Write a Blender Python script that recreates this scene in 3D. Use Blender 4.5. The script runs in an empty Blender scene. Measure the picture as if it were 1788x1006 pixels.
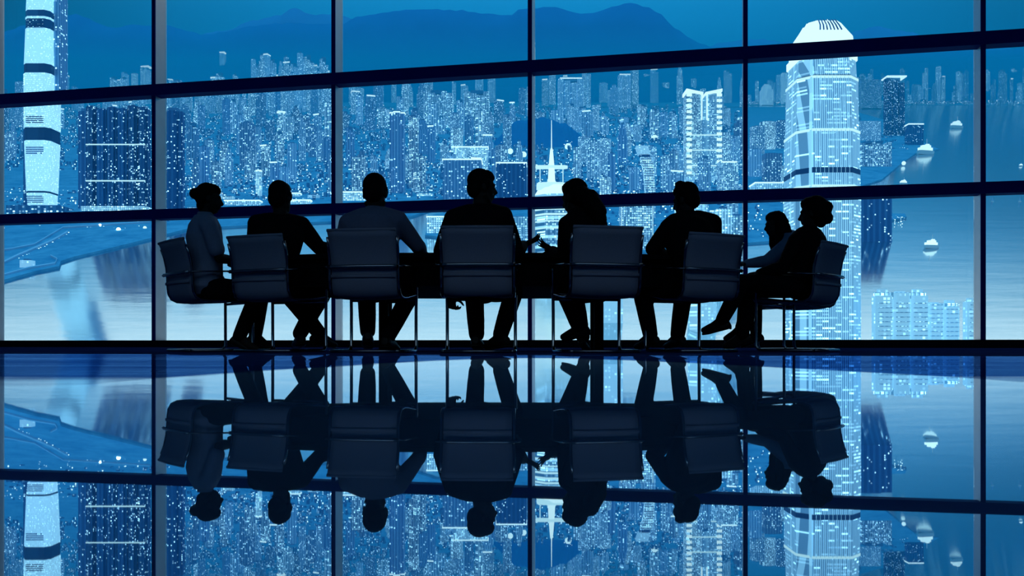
import bpy, bmesh, math, random
from mathutils import Vector as V, Matrix, Quaternion
random.seed(11)
SC = bpy.context.scene
COL = SC.collection
PI = math.pi
FP = 1523.0            # focal length in pixels of a 1788 wide picture
HC = 0.067             # camera height
HY = 600.0             # picture row of the horizon
def P(px, py, Y):      # a point of the place at depth Y, read off the picture
    return V(((px-894)*Y/FP, Y, HC+(HY-py)*Y/FP))

# ------------------------------------------------------------------ objects
def link(name, me, mat=None, parent=None, smooth=False):
    o = bpy.data.objects.new(name, me); COL.objects.link(o)
    if mat is not None:
        for m in (mat if isinstance(mat, (list, tuple)) else [mat]): me.materials.append(m)
    if parent is not None: o.parent = parent
    if smooth and isinstance(me, bpy.types.Mesh):
        me.polygons.foreach_set('use_smooth', [True]*len(me.polygons))
    return o
def obj(name, bm, mat=None, parent=None, smooth=False, off=None):
    if off is not None: bmesh.ops.translate(bm, verts=bm.verts, vec=-V(off))
    bmesh.ops.recalc_face_normals(bm, faces=bm.faces)
    me = bpy.data.meshes.new(name); bm.to_mesh(me); bm.free()
    return link(name, me, mat, parent, smooth)
def tag(o, label=None, cat=None, group=None, kind=None):
    if label: o['label'] = label
    if cat: o['category'] = cat
    if group: o['group'] = group
    if kind: o['kind'] = kind
    return o
def empty(name, loc, rz=0.0):
    o = bpy.data.objects.new(name, None); COL.objects.link(o)
    o.location = loc; o.rotation_euler = (0, 0, rz); o.empty_display_size = .1
    return o

# ------------------------------------------------------------------ shapes
def box(bm, c, s, rz=0.0, bev=0.0, M=None, taper=1.0):
    hx, hy, hz = s[0]/2, s[1]/2, s[2]/2
    R = Matrix.Rotation(rz, 3, 'Z')
    vs = []
    for z in (-hz, hz):
        k = taper if z > 0 else 1.0
        for x, y in ((-hx,-hy),(hx,-hy),(hx,hy),(-hx,hy)):
            p = R @ V((x*k, y*k, z)) + V(c)
            vs.append(bm.verts.new(M @ p if M else p))
    fs = [(0,3,2,1),(4,5,6,7),(0,1,5,4),(1,2,6,5),(2,3,7,6),(3,0,4,7)]
    fs = [bm.faces.new([vs[i] for i in f]) for f in fs]
    if bev > 0:
        es = {e for f in fs for e in f.edges}
        bmesh.ops.bevel(bm, geom=list(es), offset=bev, segments=2, affect='EDGES', profile=.6)
def loft(bm, rings, cap=True):
    R = [[bm.verts.new(p) for p in r] for r in rings]
    n = len(R[0])
    for a, b in zip(R, R[1:]):
        for i in range(n):
            bm.faces.new((a[i], a[(i+1)%n], b[(i+1)%n], b[i]))
    if cap:
        bm.faces.new(list(reversed(R[0]))); bm.faces.new(R[-1])
def prism(bm, pts, z0, z1, k0=1.0, k1=1.0, c=(0,0)):
    loft(bm, [[V((c[0]+(x-c[0])*k, c[1]+(y-c[1])*k, z)) for x, y in pts] for k, z in ((k0, z0), (k1, z1))])
def ring(c, t, right, rx, ry, n=16):
    t = V(t).normalized(); r = V(right); r = (r - t*r.dot(t)).normalized(); u = t.cross(r)
    return [V(c) + r*(rx*math.cos(2*PI*i/n)) + u*(ry*math.sin(2*PI*i/n)) for i in range(n)]
def side(t):
    t = V(t).normalized()
    return t.cross(V((0,0,1))) if abs(t.z) < .9 else t.cross(V((0,1,0)))
def tube(bm, pts, r, n=8, right=None):
    pts = [V(p) for p in pts]; rs = r if isinstance(r, (list, tuple)) else [r]*len(pts)
    rings = []; ref = right
    for i, p in enumerate(pts):
        a = pts[max(i-1,0)]; b = pts[min(i+1,len(pts)-1)]
        t = (b-a).normalized()
        if ref is None: ref = side(t)
        q = rs[i] if isinstance(rs[i], (list, tuple)) else (rs[i], rs[i])
        rr = ring(p, t, ref, q[0], q[1], n); rings.append(rr)
        ref = V(ref) - t*V(ref).dot(t)
        if ref.length < 1e-4: ref = side(t)
    loft(bm, rings)
def ball(bm, c, r, R=None, n=14, m=9):
    c = V(c); rr = r if isinstance(r, (list, tuple)) else (r, r, r)
    R = R or Matrix.Identity(3)
    top = bm.verts.new(c + R @ V((0,0,rr[2]))); bot = bm.verts.new(c - R @ V((0,0,rr[2])))
    rows = []
    for j in range(1, m):
        a = PI*j/m
        rows.append([bm.verts.new(c + R @ V((rr[0]*math.sin(a)*math.cos(2*PI*i/n), rr[1]*math.sin(a)*math.sin(2*PI*i/n), rr[2]*math.cos(a)))) for i in range(n)])
    for i in range(n):
        k = (i+1) % n
        bm.faces.new((top, rows[0][i], rows[0][k]))
        bm.faces.new((bot, rows[-1][k], rows[-1][i]))
        for a, b in zip(rows, rows[1:]): bm.faces.new((a[i], b[i], b[k], a[k]))
def limb(bm, pts, rs, flat=1.0):
    for i, p in enumerate(pts): ball(bm, p, rs[i])
    for (a, b, ra, rb) in zip(pts, pts[1:], rs, rs[1:]):
        m = (V(a)+V(b))/2
        tube(bm, [a, m, b], [ra, (ra+rb)/2*1.03, rb], 14)
def fuse(name, bm, voxel, mat, parent, off, smooth_it=4, noise=0.0):
    bmesh.ops.translate(bm, verts=bm.verts, vec=-V(off))
    bmesh.ops.recalc_face_normals(bm, faces=bm.faces)
    me = bpy.data.meshes.new('tmp'); bm.to_mesh(me); bm.free()
    o = bpy.data.objects.new('tmp', me); COL.objects.link(o)
    md = o.modifiers.new('r', 'REMESH'); md.mode = 'VOXEL'; md.voxel_size = voxel; md.use_smooth_shade = True
    sm = o.modifiers.new('s', 'SMOOTH'); sm.iterations = smooth_it; sm.factor = .5
    if noise:
        tx = bpy.data.textures.new('n', 'CLOUDS'); tx.noise_scale = noise*2.2
        dm = o.modifiers.new('d', 'DISPLACE'); dm.texture = tx; dm.strength = noise; dm.mid_level = .5
    dg = bpy.context.evaluated_depsgraph_get()
    nm = bpy.data.meshes.new_from_object(o.evaluated_get(dg)); nm.name = name
    bpy.data.objects.remove(o); bpy.data.meshes.remove(me)
    nm.materials.clear()
    return link(name, nm, mat, parent, True)

# ------------------------------------------------------------------ materials
class N:
    def __init__(s, name):
        s.m = bpy.data.materials.new(name); s.m.use_nodes = True
        s.t = s.m.node_tree; s.t.nodes.clear()
        s.out = s.t.nodes.new('ShaderNodeOutputMaterial')
    def n(s, typ, **kw):
        nd = s.t.nodes.new(typ)
        for k, v in kw.items():
            if k.startswith('i_'):
                key = k[2:]; key = int(key) if key.isdigit() else key.replace('_', ' ')
                sk = nd.inputs[key]
                if isinstance(v, bpy.types.NodeSocket): s.t.links.new(v, sk)
                else: sk.default_value = v
            else: setattr(nd, k, v)
        return nd
    def math(s, op, a, b=0.0, c=None):
        nd = s.t.nodes.new('ShaderNodeMath'); nd.operation = op
        for i, v in enumerate((a, b) if c is None else (a, b, c)):
            if isinstance(v, bpy.types.NodeSocket): s.t.links.new(v, nd.inputs[i])
            else: nd.inputs[i].default_value = v
        return nd.outputs[0]
    def mixc(s, f, a, b):
        nd = s.t.nodes.new('ShaderNodeMix'); nd.data_type = 'RGBA'
        for i, v in ((0, f), (6, a), (7, b)):
            if isinstance(v, bpy.types.NodeSocket): s.t.links.new(v, nd.inputs[i])
            else: nd.inputs[i].default_value = v if i == 0 else (*v[:3], 1)
        return nd.outputs[2]
    def surf(s, sock): s.t.links.new(sock, s.out.inputs[0]); return s.m
def plain(name, col, rough=.5, metal=0.0, var=.12, scale=30.0, spec=.5, emit=None, es=0.0):
    k = N(name)
    tc = k.n('ShaderNodeTexCoord')
    nz = k.n('ShaderNodeTexNoise', i_Vector=tc.outputs['Object'], i_Scale=scale, i_Detail=3.0)
    f = k.math('MULTIPLY', nz.outputs['Fac'], 1.0)
    c = k.mixc(f, [v*(1-var) for v in col], [min(1, v*(1+var)) for v in col])
    b = k.n('ShaderNodeBsdfPrincipled', i_Base_Color=c, i_Roughness=rough, i_Metallic=metal)
    b.inputs['Specular IOR Level'].default_value = spec
    if emit:
        b.inputs['Emission Color'].default_value = (*emit, 1); b.inputs['Emission Strength'].default_value = es
    return k.surf(b.outputs[0])

LITC = (.36, .80, 1.0)
def facade(name, lo, hi, cw, ch, p, es, stripe=8.0, band=0, jit=1.0, litc=LITC, base_e=0.0, rough=.6, mw=.33, mh=.3):
    """windows of a lit building: a grid of cells in metres, a share p of them lit"""
    k = N(name)
    g = k.n('ShaderNodeNewGeometry'); sp = k.n('ShaderNodeSeparateXYZ', i_0=g.outputs['Position'])
    oi = k.n('ShaderNodeObjectInfo')
    u0 = k.math('MULTIPLY_ADD', sp.outputs[1], .83, sp.outputs[0])
    u = k.math('DIVIDE', u0, cw); v = k.math('DIVIDE', sp.outputs[2], ch)
    cb = k.n('ShaderNodeCombineXYZ', i_0=k.math('FLOOR', u), i_1=k.math('FLOOR', v), i_2=k.math('MULTIPLY', oi.outputs['Random'], 97.0))
    wn = k.n('ShaderNodeTexWhiteNoise', noise_dimensions='3D', i_Vector=cb.outputs[0])
    # per-building share of lit windows
    pp = k.math('MULTIPLY', k.math('MULTIPLY_ADD', oi.outputs['Random'], 1.2*jit, 1.0-.6*jit), p)
    # clusters of lit flats
    nz = k.n('ShaderNodeTexNoise', i_Vector=k.n('ShaderNodeVectorMath', operation='MULTIPLY', i_0=g.outputs['Position'], i_1=(.03,.03,.02)).outputs[0], i_Scale=1.0)
    pp = k.math('MULTIPLY', pp, k.math('MULTIPLY_ADD', nz.outputs['Fac'], 2.4, -.2))
    lit = k.math('LESS_THAN', wn.outputs['Value'], pp)
    fu = k.math('FRACT', u); fv = k.math('FRACT', v)
    mk = k.math('MULTIPLY', k.math('COMPARE', fu, .5, mw), k.math('COMPARE', fv, .5, mh))
    br = k.math('MULTIPLY_ADD', k.math('POWER', k.n('ShaderNodeSeparateColor', i_0=wn.outputs['Color']).outputs[1], 3.0), 2.6, .35)
    e = k.math('MULTIPLY', k.math('MULTIPLY', lit, mk), br)
    if band:
        fb = k.math('FRACT', k.math('DIVIDE', sp.outputs[2], band))
        e = k.math('ADD', e, k.math('MULTIPLY', k.math('LESS_THAN', fb, .32), .9))
    # upright faces only
    nn = k.n('ShaderNodeSeparateXYZ', i_0=g.outputs['Normal'])
    up = k.math('LESS_THAN', k.math('ABSOLUTE', nn.outputs[2]), .5)
    e = k.math('MULTIPLY', e, up)
    st = k.math('LESS_THAN', k.math('FRACT', k.math('DIVIDE', u0, stripe)), .42)
    c = k.mixc(st, lo, hi)
    c = k.mixc(k.math('MULTIPLY', oi.outputs['Random'], .6), c, [x*.45 for x in lo])
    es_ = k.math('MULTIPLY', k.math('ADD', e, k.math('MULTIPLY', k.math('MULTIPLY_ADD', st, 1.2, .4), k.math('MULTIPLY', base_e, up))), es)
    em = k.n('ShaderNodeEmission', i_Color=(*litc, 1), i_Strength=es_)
    b = k.n('ShaderNodeBsdfPrincipled', i_Base_Color=c, i_Roughness=rough)
    b.inputs['Specular IOR Level'].default_value = .3
    ad = k.n('ShaderNodeAddShader', i_0=b.outputs[0], i_1=em.outputs[0])
    return k.surf(ad.outputs[0])
def lamp(name, col, s):
    k = N(name)
    return k.surf(k.n('ShaderNodeEmission', i_Color=(*col, 1), i_Strength=s).outputs[0])

M = {}
M['res']   = facade('apartment_facade', (.16,.46,.74), (.32,.66,.9), 4.5, 5.0, .30, 1.15, base_e=.06)
M['res2']  = facade('dim_apartment_facade', (.09,.34,.64), (.18,.50,.8), 5.0, 5.5, .20, 1.1, base_e=.03)
M['far']   = facade('distant_facade', (.18,.52,.80), (.34,.70,.94), 8.0, 7.0, .30, 1.45, stripe=14, base_e=.10)
M['dark']  = facade('dark_curtain_wall', (.02,.14,.36), (.045,.22,.48), 3.6, 4.0, .12, 1.5, stripe=11)
M['office']= facade('office_facade', (.16,.46,.72), (.38,.72,.92), 3.6, 4.0, .5, 1.0, stripe=5, base_e=.10)
M['bright']= facade('floodlit_facade', (.3,.62,.8), (.5,.8,.95), 4.5, 4.4, .8, 1.1, stripe=4.5, base_e=.28)
M['band']  = facade('banded_facade', (.12,.42,.68), (.2,.5,.78), 3.4, 4.2, .5, .95, band=16.0, base_e=.08)
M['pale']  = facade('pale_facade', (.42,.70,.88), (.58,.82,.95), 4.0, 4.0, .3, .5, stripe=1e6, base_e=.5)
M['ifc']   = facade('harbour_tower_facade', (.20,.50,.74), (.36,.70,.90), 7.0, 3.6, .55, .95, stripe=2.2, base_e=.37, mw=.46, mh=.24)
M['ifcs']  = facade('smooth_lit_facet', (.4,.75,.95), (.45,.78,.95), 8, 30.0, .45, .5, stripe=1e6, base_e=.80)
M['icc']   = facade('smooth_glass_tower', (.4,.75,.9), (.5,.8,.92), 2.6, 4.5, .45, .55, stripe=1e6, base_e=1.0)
M['louver']= facade('louvred_plant_floor', (.03,.14,.32), (.05,.2,.4), 30, 6, .0, 0, stripe=60, band=9.0)
M['roof']  = plain('roof_slab', (.08,.28,.5), .8, scale=.05)
M['white'] = lamp('floodlit_white', (.62,.95,1.0), 1.25)
M['glow']  = lamp('lit_sign', (.55,.92,1.0), 1.5)
M['lampc'] = lamp('street_lamp_glow', (.55,.92,1.0), 2.2)
M['flood'] = lamp('floodlight_glow', (.6,.93,1.0), 9.0)
M['dim']   = lamp('small_window_lights', (.3,.75,1.0), .9)
M['trimlight'] = lamp('edge_lighting', (.5,.9,1.0), 1.1)
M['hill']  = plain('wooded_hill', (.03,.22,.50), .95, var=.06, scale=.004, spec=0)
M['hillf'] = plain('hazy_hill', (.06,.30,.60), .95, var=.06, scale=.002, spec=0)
M['lowres']= facade('low_rise_facade', (.05,.26,.52), (.14,.44,.72), 7.0, 5.0, .30, 1.4, stripe=17)
M['boat']  = plain('white_hull', (.8,.9,.95), .4)
M['road']  = plain('pale_road', (.28,.55,.75), .7, scale=.02)

def land_mat():
    k = N('city_ground')
    g = k.n('ShaderNodeNewGeometry')
    a = k.n('ShaderNodeTexNoise', i_Vector=g.outputs['Position'], i_Scale=.02, i_Detail=8.0, i_Roughness=.75)
    r = k.n('ShaderNodeValToRGB', i_Fac=a.outputs['Fac'])
    r.color_ramp.elements[0].position = .35; r.color_ramp.elements[0].color = (.05,.29,.50,1)
    r.color_ramp.elements[1].position = .7; r.color_ramp.elements[1].color = (.17,.50,.70,1)
    b = k.n('ShaderNodeBsdfDiffuse', i_Color=r.outputs[0])
    return k.surf(b.outputs[0])
M['land'] = land_mat()
def water_mat():
    k = N('harbour_water')
    g = k.n('ShaderNodeNewGeometry')
    mp = k.n('ShaderNodeVectorMath', operation='MULTIPLY', i_0=g.outputs['Position'], i_1=(.006,.02,.02))
    a = k.n('ShaderNodeTexNoise', i_Vector=mp.outputs[0], i_Scale=1.0, i_Detail=5.0)
    bp = k.n('ShaderNodeBump', i_Strength=.035, i_Distance=10.0, i_Height=a.outputs['Fac'])
    gl = k.n('ShaderNodeBsdfGlossy', i_Color=(.74,.84,.86,1), i_Roughness=.11, i_Normal=bp.outputs[0])
    df = k.n('ShaderNodeBsdfDiffuse', i_Color=(.05,.22,.42,1))
    mx = k.n('ShaderNodeMixShader', i_0=.84, i_1=df.outputs[0], i_2=gl.outputs[0])
    return k.surf(mx.outputs[0])
M['water'] = water_mat()

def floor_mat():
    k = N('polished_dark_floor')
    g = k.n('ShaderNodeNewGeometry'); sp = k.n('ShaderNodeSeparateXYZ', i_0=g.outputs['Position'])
    # dark blue band of the reflection, painted into the floor tint towards the windows
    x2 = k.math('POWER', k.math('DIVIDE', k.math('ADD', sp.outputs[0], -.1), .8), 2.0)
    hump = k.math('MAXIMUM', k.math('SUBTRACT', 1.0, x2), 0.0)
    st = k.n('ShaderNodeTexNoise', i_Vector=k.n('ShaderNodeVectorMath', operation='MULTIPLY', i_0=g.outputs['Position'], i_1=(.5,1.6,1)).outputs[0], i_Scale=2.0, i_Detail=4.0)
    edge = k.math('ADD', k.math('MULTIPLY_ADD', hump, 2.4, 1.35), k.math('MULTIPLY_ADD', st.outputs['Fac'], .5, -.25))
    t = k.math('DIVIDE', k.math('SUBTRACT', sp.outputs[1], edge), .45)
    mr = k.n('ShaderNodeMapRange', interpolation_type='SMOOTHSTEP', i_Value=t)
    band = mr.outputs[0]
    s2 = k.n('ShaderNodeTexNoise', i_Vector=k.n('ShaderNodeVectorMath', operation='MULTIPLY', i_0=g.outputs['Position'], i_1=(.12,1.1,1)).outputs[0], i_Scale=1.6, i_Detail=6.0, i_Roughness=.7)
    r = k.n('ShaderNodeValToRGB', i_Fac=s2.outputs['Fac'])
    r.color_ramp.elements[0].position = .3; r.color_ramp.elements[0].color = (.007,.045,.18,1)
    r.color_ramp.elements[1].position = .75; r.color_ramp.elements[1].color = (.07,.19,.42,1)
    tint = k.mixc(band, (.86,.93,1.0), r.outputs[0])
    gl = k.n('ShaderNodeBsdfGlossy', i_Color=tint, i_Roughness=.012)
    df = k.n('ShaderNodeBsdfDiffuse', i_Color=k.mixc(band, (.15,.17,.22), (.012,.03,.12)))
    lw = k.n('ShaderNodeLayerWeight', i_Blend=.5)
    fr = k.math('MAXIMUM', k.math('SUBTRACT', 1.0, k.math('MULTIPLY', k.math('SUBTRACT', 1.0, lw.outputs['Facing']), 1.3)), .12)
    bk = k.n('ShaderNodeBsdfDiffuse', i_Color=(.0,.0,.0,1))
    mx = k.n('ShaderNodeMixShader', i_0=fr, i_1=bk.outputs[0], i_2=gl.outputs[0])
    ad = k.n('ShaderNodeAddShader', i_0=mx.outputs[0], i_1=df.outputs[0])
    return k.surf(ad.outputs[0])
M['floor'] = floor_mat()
def glass_mat():
    k = N('window_glass')
    fr = k.n('ShaderNodeFresnel', i_IOR=1.25)
    tr = k.n('ShaderNodeBsdfTransparent', i_Color=(.98,.99,1,1)); gl = k.n('ShaderNodeBsdfGlossy', i_Roughness=0.0)
    mx = k.n('ShaderNodeMixShader', i_0=fr.outputs[0], i_1=tr.outputs[0], i_2=gl.outputs[0])
    return k.surf(mx.outputs[0])
M['glass'] = glass_mat()
M['wall']  = plain('dark_plaster', (.42,.46,.58), .9, scale=4)
M['navy']  = plain('navy_unlit_steel', (.010,.024,.26), .7, scale=8, spec=.1)
M['fin']   = plain('taupe_lit_fin', (.95,.64,.60), .35, metal=.7, scale=3, spec=.1)
M['black'] = plain('black_steel', (.004,.004,.007), .6, spec=.2)
M['chrome']= plain('polished_chrome', (.20,.21,.24), .2, metal=1.0, var=.03)
M['sling'] = plain('grey_blue_sling_fabric', (.17,.18,.25), .8, scale=120, spec=.15)
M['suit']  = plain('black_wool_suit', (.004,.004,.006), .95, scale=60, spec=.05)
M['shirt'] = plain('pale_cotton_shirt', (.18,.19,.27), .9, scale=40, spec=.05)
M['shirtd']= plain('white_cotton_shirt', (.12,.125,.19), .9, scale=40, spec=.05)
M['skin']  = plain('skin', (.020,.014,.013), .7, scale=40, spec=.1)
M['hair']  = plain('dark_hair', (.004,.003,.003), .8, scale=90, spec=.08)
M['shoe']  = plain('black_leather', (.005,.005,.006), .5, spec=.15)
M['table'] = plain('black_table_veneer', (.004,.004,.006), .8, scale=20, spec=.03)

# ------------------------------------------------------------------ room
Z0, PHI = 14.5, math.atan(.1977)
dW = V((math.cos(PHI), -math.sin(PHI), 0)); nO = V((math.sin(PHI), math.cos(PHI), 0))   # along the window wall, outwards
FIN = .33
PITCH = .2385*Z0; S0 = .0207*Z0
SK = [S0+PITCH*k for k in range(-3, 4)]
ZT = [2.404, 4.652, 6.900]
CEIL = 7.0
def W(s, o, z): return V((0, Z0, 0)) + dW*s + nO*o + V((0, 0, z))
def wbox(bm, s0, s1, o0, o1, z0, z1):
    vs = [bm.verts.new(W(s, o, z)) for z in (z0, z1) for s, o in ((s0,o0),(s1,o0),(s1,o1),(s0,o1))]
    for f in [(0,3,2,1),(4,5,6,7),(0,1,5,4),(1,2,6,5),(2,3,7,6),(3,0,4,7)]: bm.faces.new([vs[i] for i in f])
def struct(name, bm, mat, parent=None):
    o = obj(name, bm, mat, parent)
    if parent is None: tag(o, kind='structure')
    return o
sL, sR = SK[0]-.1, SK[-1]+.1
a, b = W(sL, FIN+.15, 0), W(sR, FIN+.15, 0)
poly = [(a.x-.3, a.y), (b.x+.3, b.y), (b.x+.3, -2.5), (a.x-.3, -2.5)]
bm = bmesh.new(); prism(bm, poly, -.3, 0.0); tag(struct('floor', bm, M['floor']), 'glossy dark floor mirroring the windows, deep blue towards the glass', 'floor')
bm = bmesh.new(); prism(bm, poly, CEIL, CEIL+.3); tag(struct('ceiling', bm, M['wall']), 'dark ceiling above the tall windows', 'ceiling')
bm = bmesh.new(); prism(bm, [(a.x-.3,-2.5),(a.x,-2.5),(a.x,a.y),(a.x-.3,a.y)], 0, CEIL); tag(struct('wall_left', bm, M['wall']), 'dark side wall at the left end of the windows', 'wall')
bm = bmesh.new(); prism(bm, [(b.x,-2.5),(b.x+.3,-2.5),(b.x+.3,b.y),(b.x,b.y)], 0, CEIL); tag(struct('wall_right', bm, M['wall']), 'dark side wall at the right end of the windows', 'wall')
CL0, CL1 = 4.3, 6.9  # unseen window strip, added to brighten the chair backs
bk = [(a.x,-2.5),(b.x,-2.5),(b.x,-2.2),(a.x,-2.2)]
bm = bmesh.new(); prism(bm, bk, 0, CL0); prism(bm, bk, CL1, CEIL); tag(struct('wall_back', bm, M['wall']), 'dark wall at the back of the room with an added opening for fill light', 'wall')
bm = bmesh.new(); prism(bm, [(a.x,-2.36),(b.x,-2.36),(b.x,-2.34),(a.x,-2.34)], CL0, CL1); tag(struct('window_19', bm, M['glass']), 'added unseen strip window in the back wall, fill light for the chairs', 'window')
nth = ['first', 'second', 'third', 'fourth', 'fifth', 'sixth', 'seventh']
ti = 1
for k, s in enumerate(SK):
    bm = bmesh.new(); wbox(bm, s-.035, s+.035, 0, .02, 0, CEIL)
    o = struct('trim_%d' % ti, bm, M['navy']); ti += 1  # unlit front put in as navy, the lit side blade as taupe
    tag(o, 'tall upright window mullion, %s counted from the left wall' % nth[k], 'mullion')
    bm = bmesh.new(); wbox(bm, s-.027, s+.027, .02, FIN+.04, 0, CEIL)
    struct('fin_blade', bm, M['fin'], o)
for name, z0, z1 in (('black window sill bar resting on the floor', 0.0, .125), ('lower horizontal navy transom at head height of the seated people', ZT[0]-.088, ZT[0]+.088),
                     ('upper horizontal navy transom in front of the skyline', ZT[1]-.1, ZT[1]+.1), ('topmost navy transom under the ceiling', ZT[2]-.1, CEIL)):
    bm = bmesh.new(); wbox(bm, sL, sR, -.03, .20 if z0 > 0 else FIN+.1, z0, z1)
    o = struct('trim_%d' % ti, bm, M['navy'] if z0 > 0 else M['black']); ti += 1
    tag(o, name, 'transom')
wi = 1
rows = [(.125, ZT[0]-.005, 'lower'), (ZT[0]+.005, ZT[1]-.005, 'middle'), (ZT[1]+.005, CEIL, 'top')]
for k in range(6):
    for z0, z1, rn in rows:
        bm = bmesh.new(); wbox(bm, SK[k]+.03, SK[k+1]-.03, FIN, FIN+.012, z0, z1)
        o = struct('window_%d' % wi, bm, M['glass']); wi += 1
        tag(o, 'clear %s window pane in the %s bay from the left wall' % (rn, nth[k]), 'window')

# ------------------------------------------------------------------ terrain
SL, YS = .30, 1000.0
def gz(Y): return SL*(Y-YS)
def gY(py): return YS*SL/(SL-(HY-max(py, 177.5))/FP)
def G(px, py, up=0.0):
    Y = gY(py); return V(((px-894)*Y/FP, Y, gz(Y)+up))
bm = bmesh.new()
q = [(-14000, 300), (14000, 300), (26000, 19000), (-26000, 19000)]
vs = [bm.verts.new((x, y, gz(y))) for x, y in q]; f = bm.faces.new(vs)
r = bmesh.ops.extrude_face_region(bm, geom=[f]); bmesh.ops.translate(bm, verts=[v for v in r['geom'] if isinstance(v, bmesh.types.BMVert)], vec=(0,0,-20))
tag(struct('harbour_water', bm, M['water']), 'pale blue harbour water below the city', 'water')
def land(name, pts, label, up=4.0):
    bm = bmesh.new()
    loft(bm, [[G(x, y, -6) for x, y in pts], [G(x, y, up) for x, y in pts]])
    return tag(struct(name, bm, M['land']), label, 'land')
land('city_land', [(-900,540),(-60,504),(0,495),(60,478),(103,469),(106,460),(130,452),(180,440),(260,420),(330,402),(480,394),(620,388),(720,380),(760,366),(950,350),(1300,345),(1480,335),(1540,315),(1570,290),(1600,268),(1640,262),(1590,240),(1560,215),(1500,197),(1400,188),(1300,187),(-900,187)],
     'flat city district on the near side of the hills')
land('far_shore_land', [(-900,188.5),(1300,188.5),(1310,184),(3000,182),(3000,172),(-900,172)], 'low far shore under the hills', up=4)
land('island_land', [(742,414),(756,378),(900,354),(1300,347),(1490,374),(1580,376),(1583,382),(1500,397),(1470,415),(1300,428),(1180,440),(1060,446),(940,440),(890,428)], 'built up waterfront land behind the meeting table')
def hill(name, pts, Y, depth, mat, label, base=172):
    """a ridge with its crest at depth Y and slopes falling away on both sides"""
    xs = [p[0] for p in pts]
    n = 160; prof = []
    for i in range(n+1):
        x = xs[0]+(xs[-1]-xs[0])*i/n
        for (x0, y0), (x1, y1) in zip(pts, pts[1:]):
            if x0 <= x <= x1:
                t = (x-x0)/(x1-x0); t = t*t*(3-2*t)*.5+t*.5; y = y0+(y1-y0)*t; break
        y += .8*math.sin(x*.31)+.5*math.sin(x*.83+1)+.5*math.sin(x*.13)
        prof.append((x, y))
    bm = bmesh.new(); rows = []
    for j, (dy, kz) in enumerate(((-1, 0), (-.75, .22), (-.5, .5), (-.25, .8), (0, 1), (.3, .8), (.7, .3), (1, 0))):
        row = []
        for x, y in prof:
            Yj = Y+dy*depth
            crest = P(x, y, Y); zb = gz(Yj)-40
            h = crest.z-gz(Y)
            w = 1+.04*math.sin(x*.045+j*1.7)*(0 < kz < 1) + .02*math.sin(x*.11+j*2.3)*(0 < kz < 1)
            row.append(bm.verts.new((crest.x, Yj, zb+(h+40)*kz*w if kz else zb)))
        rows.append(row)
    for A, B in zip(rows, rows[1:]):
        for i in range(n): bm.faces.new((A[i], A[i+1], B[i+1], B[i]))
    o = obj(name, bm, mat, None, True)
    return tag(o, label, 'hill', kind='structure')
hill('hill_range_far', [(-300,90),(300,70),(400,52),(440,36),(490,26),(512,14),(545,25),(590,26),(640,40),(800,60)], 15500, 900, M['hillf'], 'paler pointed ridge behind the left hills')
hill('hill_range', [(-400,120),(-60,66),(0,58),(25,50),(60,38),(105,28),(135,25),(155,32),(180,45),(200,49),(230,43),(262,45),(290,43),(330,55),(360,61),(400,54),(440,45),(500,40),(560,42),(600,42),(620,30),(645,26),(700,18),(740,16),(800,18),(850,24),(890,27),(912,15),(970,12),(1010,24),(1040,22),(1075,10),(1100,5),(1130,12),(1152,24),(1180,50),(1210,70),(1240,82),(1290,100),(1340,140)], 14000, 1500, M['hill'], 'long wooded mountain ridge behind the city')
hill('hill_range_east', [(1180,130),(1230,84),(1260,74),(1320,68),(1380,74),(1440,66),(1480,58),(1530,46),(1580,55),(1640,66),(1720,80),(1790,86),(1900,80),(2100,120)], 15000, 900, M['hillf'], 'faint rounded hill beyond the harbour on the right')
hill('hill_low', [(1270,150),(1310,112),(1400,104),(1500,98),(1600,92),(1700,90),(1790,84),(1900,90),(2200,150)], 13600, 900, M['hill'], 'low dark hill behind the far shore buildings')
hill('wooded_knoll', [(850,258),(900,212),(945,205),(985,215),(1020,240),(1050,262)], gY(252), 350, M['hill'], 'small dark wooded knoll among the towers')

# ------------------------------------------------------------------ buildings
GRID = {}
def cells(x, y, r):
    return [(i, j) for i in range(int((x-r)//250), int((x+r)//250)+1) for j in range(int((y-r)//250), int((y+r)//250)+1)]
def claim(x, y, r):
    for c in cells(x, y, r): GRID.setdefault(c, []).append((x, y, r))
def clear(x, y, r):
    return all((x-a)**2+(y-b)**2 > (r+q)**2 for c in cells(x, y, r) for a, b, q in GRID.get(c, ()))
def rect(w, d): return [(-w/2,-d/2),(w/2,-d/2),(w/2,d/2),(-w/2,d/2)]
def cham(w, d, c): return [(-w/2+c,-d/2),(w/2-c,-d/2),(w/2,-d/2+c),(w/2,d/2-c),(w/2-c,d/2),(-w/2+c,d/2),(-w/2,d/2-c),(-w/2,-d/2+c)]
def cross(w, d, k=.28):
    a, b, e, f = w/2, d/2, w/2*(1-2*k), d/2*(1-2*k)
    return [(-e,-b),(e,-b),(e,-f),(a,-f),(a,f),(e,f),(e,b),(-e,b),(-e,f),(-a,f),(-a,-f),(-e,-f)]
def oct_round(w, d, n=16): return [(w/2*math.cos(2*PI*(i+.5)/n), d/2*math.sin(2*PI*(i+.5)/n)) for i in range(n)]
def site(px, w_px, pbase, ptop, Y=None):
    """where a building stands and its size in metres"""
    Y = Y or gY(pbase)
    s = Y/FP
    base = V(((px-894)*s, Y, min(gz(Y), HC+(HY-pbase)*s)))
    return base, w_px*s, HC+(HY-ptop)*s-base.z, s
def part(name, shapes, mat, parent):
    """shapes: list of (points, z0, z1, k0, k1)"""
    bm = bmesh.new()
    for sh in shapes: prism(bm, *sh)
    return obj(name, bm, mat, parent)

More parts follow.
